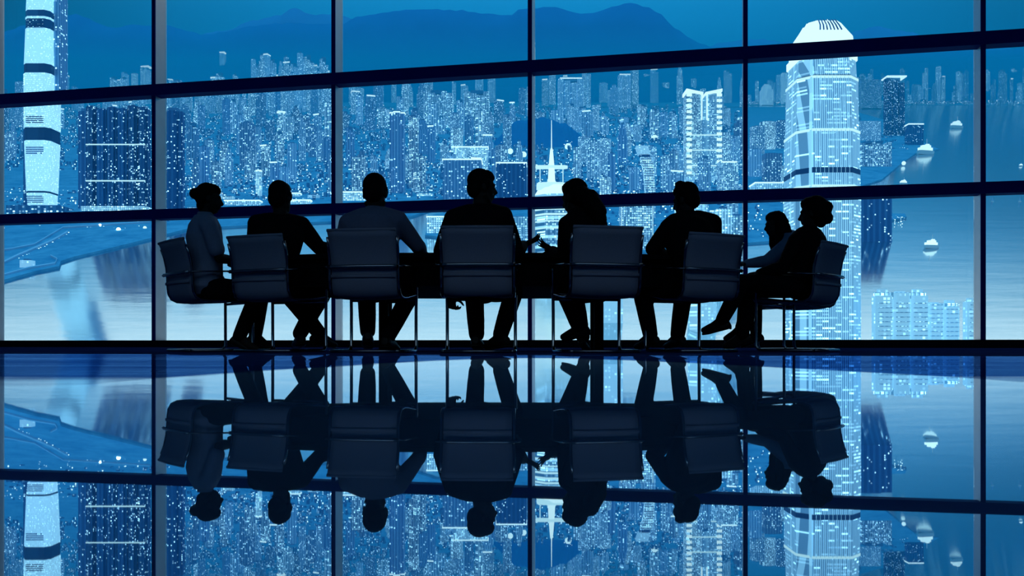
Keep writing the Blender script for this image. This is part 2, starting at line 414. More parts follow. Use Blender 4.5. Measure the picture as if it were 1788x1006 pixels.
def building(name, label, cat, px, w, pb, pt, style='res', plan='rect', dk=.8, rz=0.0, crown=None, group=None, sign=None, parts=True, Y=None, claimed=False):
    base, wm, h, s = site(px, w, pb, pt, Y)
    d = wm*dk
    if not claimed: claim(base.x, base.y, .62*max(wm, d))
    pts = {'rect': rect, 'cross': cross, 'round': oct_round}.get(plan, rect)(wm, d) if plan != 'cham' else cham(wm, d, wm*.18)
    bm = bmesh.new()
    if plan == 'step':
        prism(bm, rect(wm, d), -12, h*.72); prism(bm, rect(wm*.74, d*.74), h*.72, h*.9); prism(bm, rect(wm*.45, d*.45), h*.9, h)
    elif plan == 'twin':
        for sx in (-1, 1): prism(bm, [(x*.42+sx*wm*.28, y) for x, y in rect(wm, d)], -12, h*(1 if sx < 0 else .96))
        prism(bm, rect(wm*.3, d*.6), -12, h*.9)
    elif plan == 'slab':
        n = max(3, int(w/9)); cw = wm/n
        for i in range(n):
            hh = h*(1-.05*((i*7) % 3)); x = -wm/2+cw*(i+.5)
            prism(bm, [(x+a, b) for a, b in rect(cw*.86, d*.55)], -12, hh)
            prism(bm, [(x+a, b) for a, b in rect(cw*1.0, d*.4)], -12, hh*.97)
    else: prism(bm, pts, -12, h)
    o = obj(name, bm, M[style]); o.location = base; o.rotation_euler.z = rz
    tag(o, label, cat, group)
    if parts:
        k = .5 if plan != 'step' else .3
        bm = bmesh.new(); prism(bm, rect(wm*k, d*k), h*(.9 if plan == 'twin' else .93), h+max(2.5, h*.035)); obj('plant_room', bm, M['roof'], o)
        if crown == 'mast':
            bm = bmesh.new(); tube(bm, [(0,0,h), (0,0,h*1.2)], [.5*s, .12*s], 6); obj('mast', bm, M['roof'], o)
        if sign:
            bm = bmesh.new(); box(bm, (0, -d/2-.6*s, h*sign), (wm*.86, .8*s, 2.2*s)); obj('lit_sign', bm, M['glow'], o)
        if crown == 'crownlight':
            bm = bmesh.new(); prism(bm, [(x*1.04, y*1.04) for x, y in pts], h-1.6*s, h+.6*s); obj('crown_light', bm, M['glow'], o)
        if crown == 'edges':
            for sx in (-1, 1):
                bm = bmesh.new(); box(bm, (sx*wm/2, -d/2, h/2), (.9*s, .9*s, h)); obj('edge_light', bm, M['trimlight'], o)
    return o

# --- the tall bright tower on the left
def icc():
    Y = 2000.0; s = Y/FP
    base = V(((74-894)*s, Y, HC+(HY-373)*s))
    r = empty('skyscraper', base)
    tag(r, 'very tall smooth glowing skyscraper with dark louvre bands rising out of the left window', 'skyscraper')
    H = (373+16)*s
    claim(base.x, base.y, 62*s)
    def yz(py): return (373-py)*s
    def sec(k, c=.16): return cham(48*s*k, 48*s*k, 48*s*k*c)
    segs = [(373, 340, .76, .84), (337, 250, .86, .97), (228, 172, .99, 1.0), (172, 150, 1.0, 1.0), (134+16, 134, 1, 1), (118, 56, .98, .90), (40, 36, .9, .9), (25, -16, .88, .82)]
    for a, b, k0, k1 in segs:
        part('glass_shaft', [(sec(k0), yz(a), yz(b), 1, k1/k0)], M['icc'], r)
    for a, b, k in ((340,337,.84),(250,228,.95),(134,118,.97),(56,40,.88),(36,25,.88)):
        part('louvre_band', [(sec(k), yz(a), yz(b))], M['louver'], r)
    part('podium', [(rect(92*s, 60*s), -20, 10*s)], M['lowres'], r)
    for py in (352, 268, 215, 50):
        bm = bmesh.new()
        for i in range(4): box(bm, (0, -24.6*s, yz(py)+ (i*3.4-5)*s), (30*s, 1.0*s, 1.5*s))
        obj('vent_grille', bm, M['dark'], r)
    bm = bmesh.new(); prism(bm, [(x+27*s, y+10*s) for x, y in rect(9*s, 30*s)], yz(172), yz(-16)); obj('side_core', bm, M['res2'], r)
    bm = bmesh.new(); prism(bm, [(x-29*s, y+12*s) for x, y in rect(9*s, 24*s)], -10, yz(168)); obj('side_core', bm, M['dark'], r)
icc()
# --- the big harbour tower on the right
def ifc():
    Y = 950.0; s = Y/FP
    base = V(((1434-894)*s, Y, -22.0))
    r = empty('skyscraper', base)
    tag(r, 'tall lit skyscraper with a glowing clawed crown in front of the harbour on the right', 'skyscraper')
    def yz(py): return HC+(HY-py)*s+22
    Wm = 112*s
    claim(base.x, base.y, 75*s)
    def sec(k): return cham(Wm*k, Wm*k, Wm*k*.2)
    tiers = [(640, 335, 1.0, 1.0), (335, 240, .985, .975), (240, 150, .955, .93), (150, 104, .90, .86)]
    for a, b, k0, k1 in tiers:
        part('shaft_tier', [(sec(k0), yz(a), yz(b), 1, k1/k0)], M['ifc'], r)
        part('setback_ledge', [(sec(k1*1.012), yz(b)-1.2, yz(b)+1.5)], M['trimlight'], r)
        # smooth bright facets up the left corner
        w0, w1 = Wm*k0, Wm*k1
        bm = bmesh.new()
        def q(w, z, o): return [V((-w/2-o, -w*.05-o, z)), V((-w/2*.64-o, -w/2-o, z)), V((-w/2*.6, -w*.46, z)), V((-w/2*.94, -w*.02, z))]
        loft(bm, [q(w0, yz(a), .5), q(w1, yz(b), .5)]); obj('corner_facet', bm, M['ifcs'], r)
        bm = bmesh.new()
        n = 9
        for i in range(n):
            t = (i+.5)/n-.5
            box(bm, (t*w1*.58, -w0/2-.3, (yz(a)+yz(b))/2), (.35, .5, yz(b)-yz(a)))
        obj('facade_rib', bm, M['pale'], r)
    for py, hh in ((428,5),(312,9),(250,7),(152,6),(116,12)):
        part('plant_floor', [(sec(.985 if py > 300 else .955 if py > 200 else .915), yz(py), yz(py)+hh*s)], M['louver' if py in (312,152) else 'white'], r)
    part('crown', [(sec(.86), yz(104), yz(72), 1, .80/.86), (sec(.80), yz(72), yz(46), 1, .50/.80)], M['white'], r)
    for i in range(7):
        t = (i-3)/3
        bm = bmesh.new()
        x = t*Wm*.13
        tube(bm, [(x*1.25, -Wm*.415, yz(68)), (x*1.1, -Wm*.36, yz(58)), (x, -Wm*.262, yz(47)), (x, -Wm*.22, yz(43))], [.75, .7, .6, .4], 6)
        obj('crown_claw', bm, M['dark'], r)
    for i in range(10):
        a = 2*PI*(i+.5)/10
        bm = bmesh.new()
        cx, cy = math.cos(a)*Wm*.40, math.sin(a)*Wm*.40
        tube(bm, [(cx, cy, yz(80)), (cx*.85, cy*.85, yz(60)), (cx*.66, cy*.66, yz(45))], [.9, .8, .4], 6)
        obj('crown_fin', bm, M['white'], r)
ifc()
# --- tower with stepped roof and spire
def spire():
    Y = 1500.0; s = Y/FP
    base = V(((985-894)*s, Y, gz(Y)-60))
    r = empty('spire_tower', base)
    tag(r, 'striped tower with lit spire, cross arms and white stepped roof', 'tower')
    def yz(py): return HC+(HY-py)*s-base.z
    part('striped_shaft', [(cham(112*s, 90*s, 22*s), 0, yz(360))], M['band'], r)
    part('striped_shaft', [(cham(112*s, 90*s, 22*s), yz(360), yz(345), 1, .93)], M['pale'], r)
    part('stepped_roof', [(cham(104*s, 84*s, 20*s), yz(345), yz(336), 1, .9), (cham(84*s, 70*s, 16*s), yz(336), yz(326), 1, .7)], M['white'], r)
    dx = (963-985)*s
    claim(base.x, base.y, 72*s)
    part('roof_lantern', [([(x+dx, y) for x, y in cham(52*s, 44*s, 10*s)], yz(330), yz(322)), ([(x+dx, y) for x, y in cham(56*s, 16*s, 5*s)], yz(294), yz(290))], M['trimlight'], r)
    bm = bmesh.new(); tube(bm, [(dx,0,yz(326)), (dx,0,yz(290)), (dx,0,yz(262)), (dx,0,yz(258)), (dx,0,yz(210))], [7*s, 5*s, 2.4*s, .9*s, .45*s], 8); obj('spire', bm, M['white'], r)
    for sx in (-1, 1):
        bm = bmesh.new(); tube(bm, [(dx+sx*3*s, 0, yz(312)), (dx+sx*12*s, 0, yz(325)), (dx+sx*17*s, 0, yz(328))], 1.2*s, 6); obj('lantern_strut', bm, M['trimlight'], r)
        bm = bmesh.new(); tube(bm, [(dx+sx*20*s, 0, yz(330)), (dx+sx*20*s, 0, yz(292))], .8*s, 6); obj('lantern_post', bm, M['trimlight'], r)
    for i, py in enumerate((356, 364, 372, 381, 392, 404, 505, 520, 536, 550, 566, 580)):
        part('lit_floor_band', [(cham(113*s, 91*s, 22*s), yz(py)-1.1*s, yz(py)+(2.2 if i < 4 else 1.2)*s)], M['trimlight'], r)
spire()
# --- twin bright tower with a V shaped crown
def twin():
    Y = gY(318); s = Y/FP
    base = V(((1226-894)*s, Y, gz(Y)))
    r = empty('twin_tower', base); claim(base.x, base.y, 45*s)
    tag(r, 'bright twin tower outlined in light with a V shaped crown, right of centre', 'tower')
    def yz(py): return HC+(HY-py)*s-base.z
    for sx in (-1, 1):
        part('shaft', [([(x+sx*16.5*s, y) for x, y in cham(28*s, 34*s, 5*s)], 0, yz(168))], M['office'], r)
        bm = bmesh.new()
        loft(bm, [[V((sx*(2+i)*s, y*s, yz(b))) for y in (-19, 19) for b in ((0, 1)[y > 0:] + (0,)) [:0]] or [V((sx*2*s, -19*s, yz(171))), V((sx*2*s, 19*s, yz(171))), V((sx*2*s, 19*s, yz(166))), V((sx*2*s, -19*s, yz(166)))] for i in (0,)] +
                 [[V((sx*31*s, -19*s, yz(165))), V((sx*31*s, 19*s, yz(165))), V((sx*31*s, 19*s, yz(160))), V((sx*31*s, -19*s, yz(160)))]])
        obj('crown_edge', bm, M['white'], r)
        for x in (4.5, 28):
            z1 = 166; z0 = 214 if x < 10 else 310
            if x < 10:
                bm = bmesh.new(); box(bm, (sx*x*s, -18*s, (yz(z0)+yz(z1))/2), (2.2*s, 1.5*s, yz(z1)-yz(z0))); obj('light_strip', bm, M['white'], r)
            else:
                n = 15
                for i in range(n):
                    z = yz(z0)+(yz(z1)-yz(z0))*(i+.5)/n
                    bm = bmesh.new(); box(bm, (sx*(x-2)*s, -17.5*s, z), (9*s, 1.5*s, (yz(z1)-yz(z0))/n*.5)); obj('floor_light', bm, M['white'], r)
    part('core', [(rect(8*s, 24*s), 0, yz(178))], M['res'], r)
    for py in (293, 266, 240):
        bm = bmesh.new(); box(bm, (0, -17.6*s, yz(py)), (58*s, 1.2*s, 2.0*s)); obj('sky_floor_band', bm, M['trimlight'], r)
    part('podium', [(rect(72*s, 44*s), -8, 5*s)], M['bright'], r)
twin()
# --- curved striped tower
def curved():
    Y = gY(345); s = Y/FP
    base = V(((1128-894)*s, Y, gz(Y)))
    r = empty('curved_tower', base); claim(base.x, base.y, 16*s)
    tag(r, 'slender bright striped tower with a bent slanting top beside the pony tailed woman', 'tower')
    def yz(py): return HC+(HY-py)*s-base.z
    def rg(cx, w, py): return [V((cx*s+x*s, y*s, yz(py))) for x, y in rect(w, 16)]
    bm = bmesh.new(); loft(bm, [rg(7, 17, 345), rg(6, 17, 318), rg(3, 18, 290), rg(-1, 19, 276)]); obj('shaft', bm, M['bright'], r)
    bm = bmesh.new(); loft(bm, [rg(-3, 20, 272), rg(-8, 20, 256)]); obj('slanted_top', bm, M['pale'], r)
    bm = bmesh.new(); loft(bm, [rg(-1.5, 16, 277), rg(-3, 16, 271)]); obj('dark_neck', bm, M['dark'], r)
    bm = bmesh.new()
    for i in range(16):
        py = 342-i*4.2; cx = 7-8*(i/16)**1.6
        box(bm, (cx*s, -8.4*s, yz(py)), (18*s, .8*s, .9*s))
    obj('floor_line', bm, M['dark'], r)
curved()
# --- dark estate of joined towers at the left
def estate():
    Y = gY(368); s = Y/FP
    base = V(((207-894)*s, Y, gz(Y)))
    r = empty('residential_block', base)
    for i in range(-3, 4): claim(base.x+i*18*s, base.y, 24*s)
    tag(r, 'wide dark residential block with two bright bands right of the left skyscraper', 'residential block')
    def yz(py): return HC+(HY-py)*s-base.z
    for i in range(6):
        x = (-45+i*18)*s
        top = (188, 193, 190, 192, 187, 190)[i]
        part('tower_wing', [([(x+a, b) for a, b in cross(17*s, 22*s, .2)], 0, yz(top))], M['dark'], r)
        part('roof_tank', [([(x+a, b) for a, b in rect(7*s, 8*s)], yz(top), yz(top)+3*s)], M['roof'], r)
        for e in (-8.3, 8.3):
            bm = bmesh.new(); box(bm, (x+e*.35*s, -11.3*s, (yz(top))/2), (.55*s, .5*s, yz(top)*.98)); obj('facade_rib', bm, M['res2'], r)
    for py, t in ((255, 2.0), (318, 2.2), (365, 4.0)):
        bm = bmesh.new(); box(bm, (0, -11.8*s, yz(py)), (103*s, .8*s, t*s)); obj('lit_band', bm, M['trimlight'], r)
    part('podium', [(rect(112*s, 40*s), -8, 5*s)], M['bright'], r)
estate()
# --- pale twin headed blocks at the right
for cx, w, top, lab in ((1571, 92, 512, 'pale rounded apartment block rising from the water, left of the right hand mullion'), (1662, 88, 528, 'pale flat roofed apartment block behind the right hand mullion'), (1729, 18, 524, 'narrow pale apartment block just past the right hand mullion')):
    Y = 900.0; s = Y/FP
    base = V(((cx-894)*s, Y+(40 if cx > 1600 else 0), -32))
    r = empty('apartment_block', base); tag(r, lab, 'apartment block')
    def yz(py): return HC+(HY-py)*s+32
    n = max(1, round(w/30))
    for i in range(n):
        x = (-w/2+w*(i+.5)/n)*s
        part('tower_wing', [([(x+a, b) for a, b in cham(w/n*.98*s, 26*s, 5*s)], 0, yz(top+abs(i-(n-1)/2)*5))], M['pale'], r)
        bm = bmesh.new()
        for j in range(9):
            box(bm, (x, -13.3*s, yz(594-j*8.0)), (w/n*.8*s, 1.2*s, 1.1*s))
        obj('balcony', bm, M['office'], r)
        part('roof_house', [([(x+a, b) for a, b in rect(w/n*.5*s, 10*s)], yz(top+8), yz(top-7+i % 2*4))], M['pale'], r)
    bm = bmesh.new(); prism(bm, cham((w-4)*s, 18*s, 4*s), yz(top+10), yz(top-1)); obj('roof_parapet', bm, M['bright'], r)
# --- two pale near towers under the table line
building('office_tower', 'pale vertical striped office tower seen beneath the pony tailed woman\'s chair', 'office tower', 1060, 50, 606, 440, 'pale', 'rect', .8, Y=1100)
building('office_tower', 'pale office tower with lit floors seen between the two right hand chairs', 'office tower', 1226, 46, 606, 430, 'pale', 'cham', .8, Y=1060)
building('office_tower', 'boxy pale blue office block with a bright frame right of the pony tail', 'office tower', 1110, 54, 400, 360, 'office', 'rect', .7, crown='edges', Y=1560)
building('office_tower', 'narrow bright office tower left of the last inner mullion', 'office tower', 1262, 26, 440, 366, 'bright', 'rect', .8, Y=1350)
building('office_tower', 'squat lit office tower touching the last inner mullion', 'office tower', 1286, 22, 440, 378, 'office', 'rect', .8, Y=1360)
building('office_tower', 'blocky office tower with pale columns just right of the bright twin tower', 'office tower', 1270, 32, 335, 284, 'office', 'rect', .8, sign=.97)
building('terminal', 'low white roofed terminal beside the tall harbour tower', 'terminal', 1345, 62, 352, 322, 'bright', 'rect', .6, crown='crownlight')
building('pier_building', 'low bright waterfront building seen between the shirted man and his neighbour', 'pier building', 776, 58, 408, 380, 'bright', 'rect', .5, crown='crownlight')
building('waterfront_block', 'lit waterfront block behind the gesturing man\'s right hand', 'waterfront block', 905, 40, 440, 380, 'office', 'rect', .5, Y=1600)
building('office_block', 'broad dark block with a white roof edge behind the gesturing man\'s head', 'office block', 808, 66, 352, 282, 'res2', 'rect', .6, crown='crownlight')
building('office_block', 'dark block with a bright roof line left of the centre mullion', 'office block', 893, 52, 352, 287, 'dark', 'rect', .6, crown='crownlight')
building('office_block', 'long lit rooftop block above the dark blocks near the centre mullion', 'office block', 822, 60, 300, 258, 'bright', 'rect', .3, crown='crownlight')
building('slab_block', 'pale slab block of many columns with a dark gap in the third bay', 'slab block', 766, 52, 224, 162, 'far', 'slab', .7)
building('slab_block', 'pale columned slab block right of the dark gap in the third bay', 'slab block', 833, 44, 224, 162, 'far', 'slab', .7)
building('slab_block', 'long rooftop lit slab behind the pale columned blocks', 'slab block', 794, 40, 178, 158, 'far', 'rect', .5, crown='crownlight')
building('apartment_tower', 'tall dark apartment tower with a lit roof cap in the third bay', 'apartment tower', 694, 26, 338, 198, 'res2', 'cross', .9, crown='crownlight')
building('apartment_tower', 'tall dark apartment tower left of the capped tower\'s neighbour', 'apartment tower', 722, 18, 330, 206, 'res', 'cross', .9)
building('apartment_tower', 'wide columned apartment tower with five roof lights in the fourth bay', 'apartment tower', 996, 44, 206, 140, 'far', 'slab', .7, sign=.98)
building('apartment_tower', 'pale slim apartment tower with a lit sign, fourth bay skyline', 'apartment tower', 1090, 22, 190, 132, 'far', 'cross', .9, sign=.98)
building('apartment_tower', 'dark tower by the second mullion from the left, right of it', 'apartment tower', 304, 33, 372, 196, 'dark', 'cross', .8)
building('apartment_tower', 'slim dark tower between the left skyscraper and the wide dark block', 'apartment tower', 147, 14, 366, 196, 'dark', 'rect', 1.0)
building('apartment_tower', 'small twin tower carrying two white roof lights against the mountain', 'apartment tower', 389, 9, 172, 92, 'far', 'twin', .8, crown='crownlight')
building('harbour_tower', 'dark striped tower with a slanted lit roof on the far peninsula', 'harbour tower', 1561, 33, 238, 136, 'dark', 'slab', .7, crown='crownlight')
building('harbour_tower', 'low dark block left of the striped tower on the peninsula', 'harbour tower', 1518, 34, 190, 142, 'res2', 'rect', .6)
building('harbour_tower', 'thin tower with a lit edge right of the tall harbour skyscraper', 'harbour tower', 1493, 8, 190, 136, 'res', 'rect', .8, crown='edges')
building('harbour_tower', 'bright slender tower left of the tall harbour skyscraper', 'harbour tower', 1369, 9, 182, 128, 'bright', 'rect', .8)
building('harbour_tower', 'stepped white lit tower left of the tall harbour skyscraper', 'harbour tower', 1338, 20, 184, 148, 'bright', 'step', .8)
building('harbour_block', 'row of pale warehouses with ribs beside the tall harbour skyscraper', 'harbour block', 1522, 64, 292, 250, 'res', 'slab', .5)
building('harbour_block', 'pale gabled block on the peninsula behind the tall harbour skyscraper', 'harbour block', 1512, 44, 246, 214, 'office', 'rect', .5)
building('harbour_block', 'dark hotel block at the tip of the peninsula', 'harbour block', 1596, 26, 254, 218, 'dark', 'rect', .6, crown='crownlight')
building('harbour_block', 'dark block on the pier right of the seated woman\'s head', 'harbour block', 1520, 64, 394, 342, 'dark', 'rect', .4, Y=1650)
for i, (cx, w, t, st) in enumerate(((1322,22,222,'res'),(1340,26,214,'office'),(1366,22,212,'res2'),(1318,20,262,'res'),(1348,30,270,'res2'),(1372,14,290,'office'))):
    building('convention_block', 'block left of the tall harbour skyscraper, ' + ('upper row beside the mullion','upper row, domed middle one','upper row nearest the skyscraper','lower row beside the mullion','lower row, wide middle one','lower row nearest the skyscraper')[i], 'office block', cx, w, t+48, t, st, 'cham' if i == 1 else 'rect', .7)

for px, py, w, h, lab in ((425,360,60,9,'long bright market roof left of the rear view man\'s head'), (520,358,46,8,'bright flat roof right of the rear view man\'s head'), (505,345,40,7,'bright hall roof by the third mullion'), (620,352,50,16,'bright hall at the right foot of the third mullion'), (228,364,60,8,'bright hall at the foot of the wide dark block'), (845,322,30,6,'lit terrace roof behind the gesturing man')):
    building('lit_hall', lab, 'hall', px, w, py, py-h, 'bright', 'rect', .3, crown='crownlight')
ORD = ['first','second','third','fourth','fifth','sixth','seventh','eighth','ninth','tenth','eleventh','twelfth','thirteenth','fourteenth']
HALLS = [(342,369,26,6),(372,374,30,5),(398,350,22,6),(470,366,30,6),(562,366,34,6),(548,348,20,7),(700,360,40,6),(742,344,28,5),(664,344,18,6)]
for i, (px, py, w, h) in enumerate(HALLS):
    building('lit_hall', 'small bright shed among the waterfront lights, %s of nine counted from the left' % ORD[sorted(HALLS).index((px, py, w, h))], 'hall', px, w, py, py-h, 'bright', 'rect', .4, group='small bright sheds along the city waterfront')
building('lit_tower', 'bright white lit column tower in the second bay above the rear view man', 'tower', 452, 9, 345, 298, 'bright', 'rect', .8, crown='crownlight')

building('ventilation_hall', 'pale square hall beside the curving lit road', 'hall', 48, 19, 470, 455, 'pale', 'rect', .8)
# --- the mass of towers: each one stands on its own
BAYS = [(-80, 262, 'far left'), (286, 580, 'second'), (600, 922, 'third'), (936, 1294, 'fourth'), (1304, 1698, 'fifth'), (1716, 1860, 'far right')]
def bayname(px):
    for x0, x1, nm in BAYS:
        if px < x1+12: return nm
    return 'far right'
ADJ = {'far': 'pale hazy', 'res': 'blue', 'res2': 'dim', 'dark': 'dark', 'office': 'lit', 'bright': 'bright'}
PL = {'rect': 'plain', 'cross': 'cross', 'step': 'stepped', 'slab': 'ribbed', 'twin': 'twin', 'cham': 'octagonal'}
NUM = ['zero','one','two','three','four','five','six','seven','eight','nine','ten','eleven','twelve','thirteen','fourteen']
def mass(n, x0, x1, b0, b1, h0, h1, w0, w1, styles, where, plans=('rect','cross','step','slab','twin','cham')):
    out = []
    for i in range(n):
        h = random.uniform(h0, h1); w = random.uniform(w0, w1); st = random.choice(styles); pl = random.choice(plans)
        if pl == 'slab': w = max(w, 14)
        for k in range(40):
            px = x0+(x1-x0)*((i+random.uniform(.1,.9) + (random.uniform(-2, 2) if k > 8 else 0))/n)
            pb = random.uniform(b0, b1); g = G(px, pb); r = .60*w*g.y/FP
            if x0 <= px <= x1 and clear(g.x, g.y, r): break
        else: continue
        claim(g.x, g.y, r)
        out.append((pb, px, w, h, st, pl, where))
    return out
L = []
L += mass(9, 196, 262, 182, 194, 36, 74, 6, 11, ['far'], 'mountain skyline')
L += mass(18, 286, 440, 184, 198, 34, 62, 6, 11, ['far'], 'mountain skyline')
L += mass(28, 440, 584, 186, 204, 66, 104, 7, 12, ['far'], 'mountain skyline')
L += mass(13, 598, 925, 178, 188, 16, 62, 6, 12, ['far'], 'mountain skyline')
L += mass(18, 936, 1300, 178, 190, 24, 70, 7, 14, ['far','far','res'], 'mountain skyline')
L += mass(30, 1500, 1700, 177.6, 182, 14, 62, 4, 9, ['far','res2'], 'far shore')
L += mass(6, 1304, 1380, 177.6, 182, 14, 50, 5, 9, ['far','res'], 'far shore')
L += mass(13, 1716, 1800, 177.6, 182, 16, 62, 4, 9, ['far','res2'], 'far shore')
L += mass(7, 0, 44, 200, 300, 40, 90, 8, 14, ['res2','res'], 'beside left skyscraper')
L += mass(9, 104, 262, 186, 230, 20, 46, 8, 14, ['far','res'], 'upper city')
L += mass(24, 286, 590, 194, 250, 30, 66, 9, 18, ['res','far','res2'], 'upper city')
L += mass(26, 600, 930, 198, 262, 30, 66, 9, 18, ['res','far','res2'], 'upper city')
L += mass(22, 936, 1300, 198, 262, 26, 60, 9, 20, ['res','far','office'], 'upper city')
L += mass(22, 326, 590, 262, 350, 40, 80, 10, 22, ['res','res2','res'], 'nearer city')
L += mass(22, 600, 930, 270, 346, 36, 72, 10, 24, ['res','res2','office'], 'nearer city')
L += mass(20, 1000, 1300, 268, 344, 34, 76, 10, 24, ['res','res2','office','office'], 'nearer city')
L += mass(9, 1046, 1290, 350, 430, 30, 66, 14, 28, ['office','res','bright'], 'near waterfront')
built = {}
for pb, px, w, h, st, pl, wh in sorted(L):
    rs = random.random()
    sign = .97 if rs < .10 else None; cr = 'crownlight' if .10 <= rs < .16 else ('mast' if rs > .93 else None)
    ex = ' with lit sign' if sign else ' with lit roof' if cr == 'crownlight' else ' with mast' if cr == 'mast' else ''
    size = '' if ex and 'beside' in wh else 'tall' if h > 3.6*w*(.8 if pl == 'slab' else 1) else 'broad' if h < 2.6*w else ''
    lab = ' '.join(('%s %s %s tower%s, %s, %s bay' % (ADJ[st], size, PL[pl], ex, wh, bayname(px))).split())
    o = building('city_tower', lab, 'tower', px, w, pb, pb-h, st, pl, random.uniform(.6, 1), random.uniform(-.5, .5), cr, 'towers of the %s, %s bay' % (wh, bayname(px)), sign, claimed=True)
    built.setdefault(lab, []).append((px, o))
for lab, os_ in built.items():
    if len(os_) > 1:
        for i, (px, o) in enumerate(sorted(os_, key=lambda t: t[0])):
            end = ', %s of %s from left' % (ORD[i], NUM[len(os_)])
            o['label'] = (lab if len(lab.split()) < 12 else lab.replace(' with ', ', ').replace('lit roof', 'lit').replace('lit sign', 'signed'))+end

# --- low rise carpet, street lights and reflections of the city
def lowrise(name, n, x0, x1, b0, b1, hmax, label, mat, ok=None):
    bm = bmesh.new(); c = 0
    while c < n:
        c += 1
        px = random.uniform(x0, x1); pb = random.uniform(b0, b1)
        if ok and not ok(px, pb): continue
        g = G(px, pb); s = g.y/FP
        w = random.uniform(2, 7)*s; h = random.uniform(2, hmax)*random.uniform(.4, 1)*s
        if not clear(g.x, g.y, .7*w): continue
        claim(g.x, g.y, .7*w)
        box(bm, g+V((0,0,h/2-2)), (w, w*random.uniform(.5,.9), h+4), random.uniform(-.6,.6))
    tag(obj(name, bm, mat), label, 'low buildings', kind='stuff')
lowrise('low_rise_blocks', 3600, -30, 1300, 190, 300, 14, 'close packed low buildings filling the middle of the city', M['lowres'])
lowrise('low_rise_blocks', 2400, 286, 1300, 290, 352, 14, 'close packed low buildings along the near edge of the city', M['lowres'])
lowrise('low_rise_blocks', 220, -30, 300, 330, 392, 8, 'low dark buildings around the foot of the left skyscraper', M['lowres'])
lowrise('low_rise_blocks', 320, 930, 1370, 345, 430, 12, 'low lit buildings along the waterfront behind the table', M['lowres'], lambda x, y: y < 420)
lowrise('low_rise_blocks', 500, 1304, 1860, 177.6, 183.5, 7, 'low lit buildings along the far shore on the right', M['lowres'])
lowrise('low_rise_blocks', 130, 1490, 1590, 205, 262, 7, 'low buildings on the peninsula beyond the harbour', M['lowres'], lambda x, y: x < 1480+(y-195)*1.9)
def lights(name, pts, label, mat, r0=.5, r1=1.3):
    bm = bmesh.new()
    for px, py, up in pts:
        g = G(px, py); s = g.y/FP; r = random.uniform(r0, r1)*s
        if not clear(g.x, g.y, r): continue
        ball(bm, g+V((0,0,up*s+r)), r, None, 6, 4)
    tag(obj(name, bm, mat), label, 'city lights', kind='stuff')
R = random.uniform
lights('city_lights', [(R(-20,1300), R(186,300), R(1,10)) for _ in range(650)], 'scattered street lights across the middle of the city', M['lampc'], .35, 1.0)
lights('city_lights', [(R(286,1300), R(290,352), R(1,10)) for _ in range(420)], 'scattered street lights along the near edge of the city', M['lampc'], .45, 1.4)
lights('city_lights', [(R(1304,1800), R(177.6,183.5), R(0,4)) for _ in range(260)], 'street lights along the far shore on the right', M['lampc'], .3, .9)
lights('city_lights', [(R(0,255), R(335,392), R(0,4)) for _ in range(190)], 'street lights around the foot of the left skyscraper', M['lampc'], .45, 1.5)
lights('city_lights', [(R(940,1370), R(345,420), R(1,8)) for _ in range(130)], 'street lights of the waterfront behind the table', M['lampc'], .5, 1.6)
lights('harbour_lights', [(1490+i*5.2, 398-i*.9+R(-.6,.6), 1) for i in range(18)]+[(1488+R(0,92), 372+R(0,22), 2) for _ in range(30)], 'string of small lights along the pier edge', M['lampc'], .6, 1.1)
lights('road_lights', [(2+118*t, 466-56*t-7*math.sin(t*PI)*-.6+R(-1,1), 2) for t in [i/34 for i in range(35)]], 'curving string of street lights on the left promontory', M['lampc'], .6, 1.5)
lights('road_lights', [(R(0,262), 396+R(-3,6), 2) for _ in range(24)], 'row of lights along the reclaimed shore', M['lampc'], .5, 1.2)
def road(pts, w, label):
    bm = bmesh.new()
    rows = [[G(x, y-w/2, 7), G(x, y+w/2, 7), G(x, y+w/2, 4), G(x, y-w/2, 4)] for x, y in pts]
    loft(bm, rows); tag(struct('road', bm, M['road']), label, 'road')
road([(-60,490),(0,467),(30,452),(60,439),(90,426),(118,410)], 3.0, 'pale curving road across the left promontory')
road([(-60,450),(20,440),(60,432),(110,402),(200,396),(262,392)], 1.4, 'thin pale road behind the promontory')
road([(0,488),(50,474),(96,466),(100,458),(88,452)], 1.6, 'pale shore path at the tip of the promontory')
# single big lights
def big_light(px, py, up, r, label, mat='glow'):
    g = G(px, py); s = g.y/FP
    o = empty('floodlight_mast', g); tag(o, label, 'floodlight')
    bm = bmesh.new(); tube(bm, [(0,0,-3), (0,0,up*s)], [.4*s, .25*s], 6); obj('mast', bm, M['roof'], o)
    bm = bmesh.new(); ball(bm, (0,0,up*s), r*s, None, 10, 6); obj('lamp_head', bm, M[mat], o)
big_light(1578, 290, 5, 3.6, 'round bright lamp on the water edge right of the tall harbour tower')
big_light(175, 398, 4, 3.0, 'bright floodlight on the shore, left of the pair', 'flood')
big_light(207, 405, 4, 3.6, 'bright floodlight on the shore below the wide dark block', 'flood')
big_light(253, 402, 4, 3.2, 'bright floodlight on the shore by the left mullion')
big_light(1143, 246, 4, 6.5, 'large glowing floodlight left of the bright twin tower')
big_light(992, 262, 6, 6.0, 'large square glow right of the lit spire')
big_light(1082, 246, 4, 4.6, 'bright glow in the middle of the fourth bay')
big_light(891, 274, 10, 5.0, 'bright glow left of the centre mullion')
big_light(914, 276, 6, 5.5, 'bright glow touching the centre mullion')
big_light(788, 272, 6, 4.0, 'bright lamp above the broad dark block')
big_light(430, 246, 8, 5.0, 'tall bright light in the middle of the second bay')
building('harbour_tower', 'slim tower with a bright white head right of the left skyscraper', 'tower', 114, 10, 184, 132, 'far', 'rect', .8, crown='crownlight')
big_light(366, 182, 6, 3.6, 'bright star like light, second bay upper part')
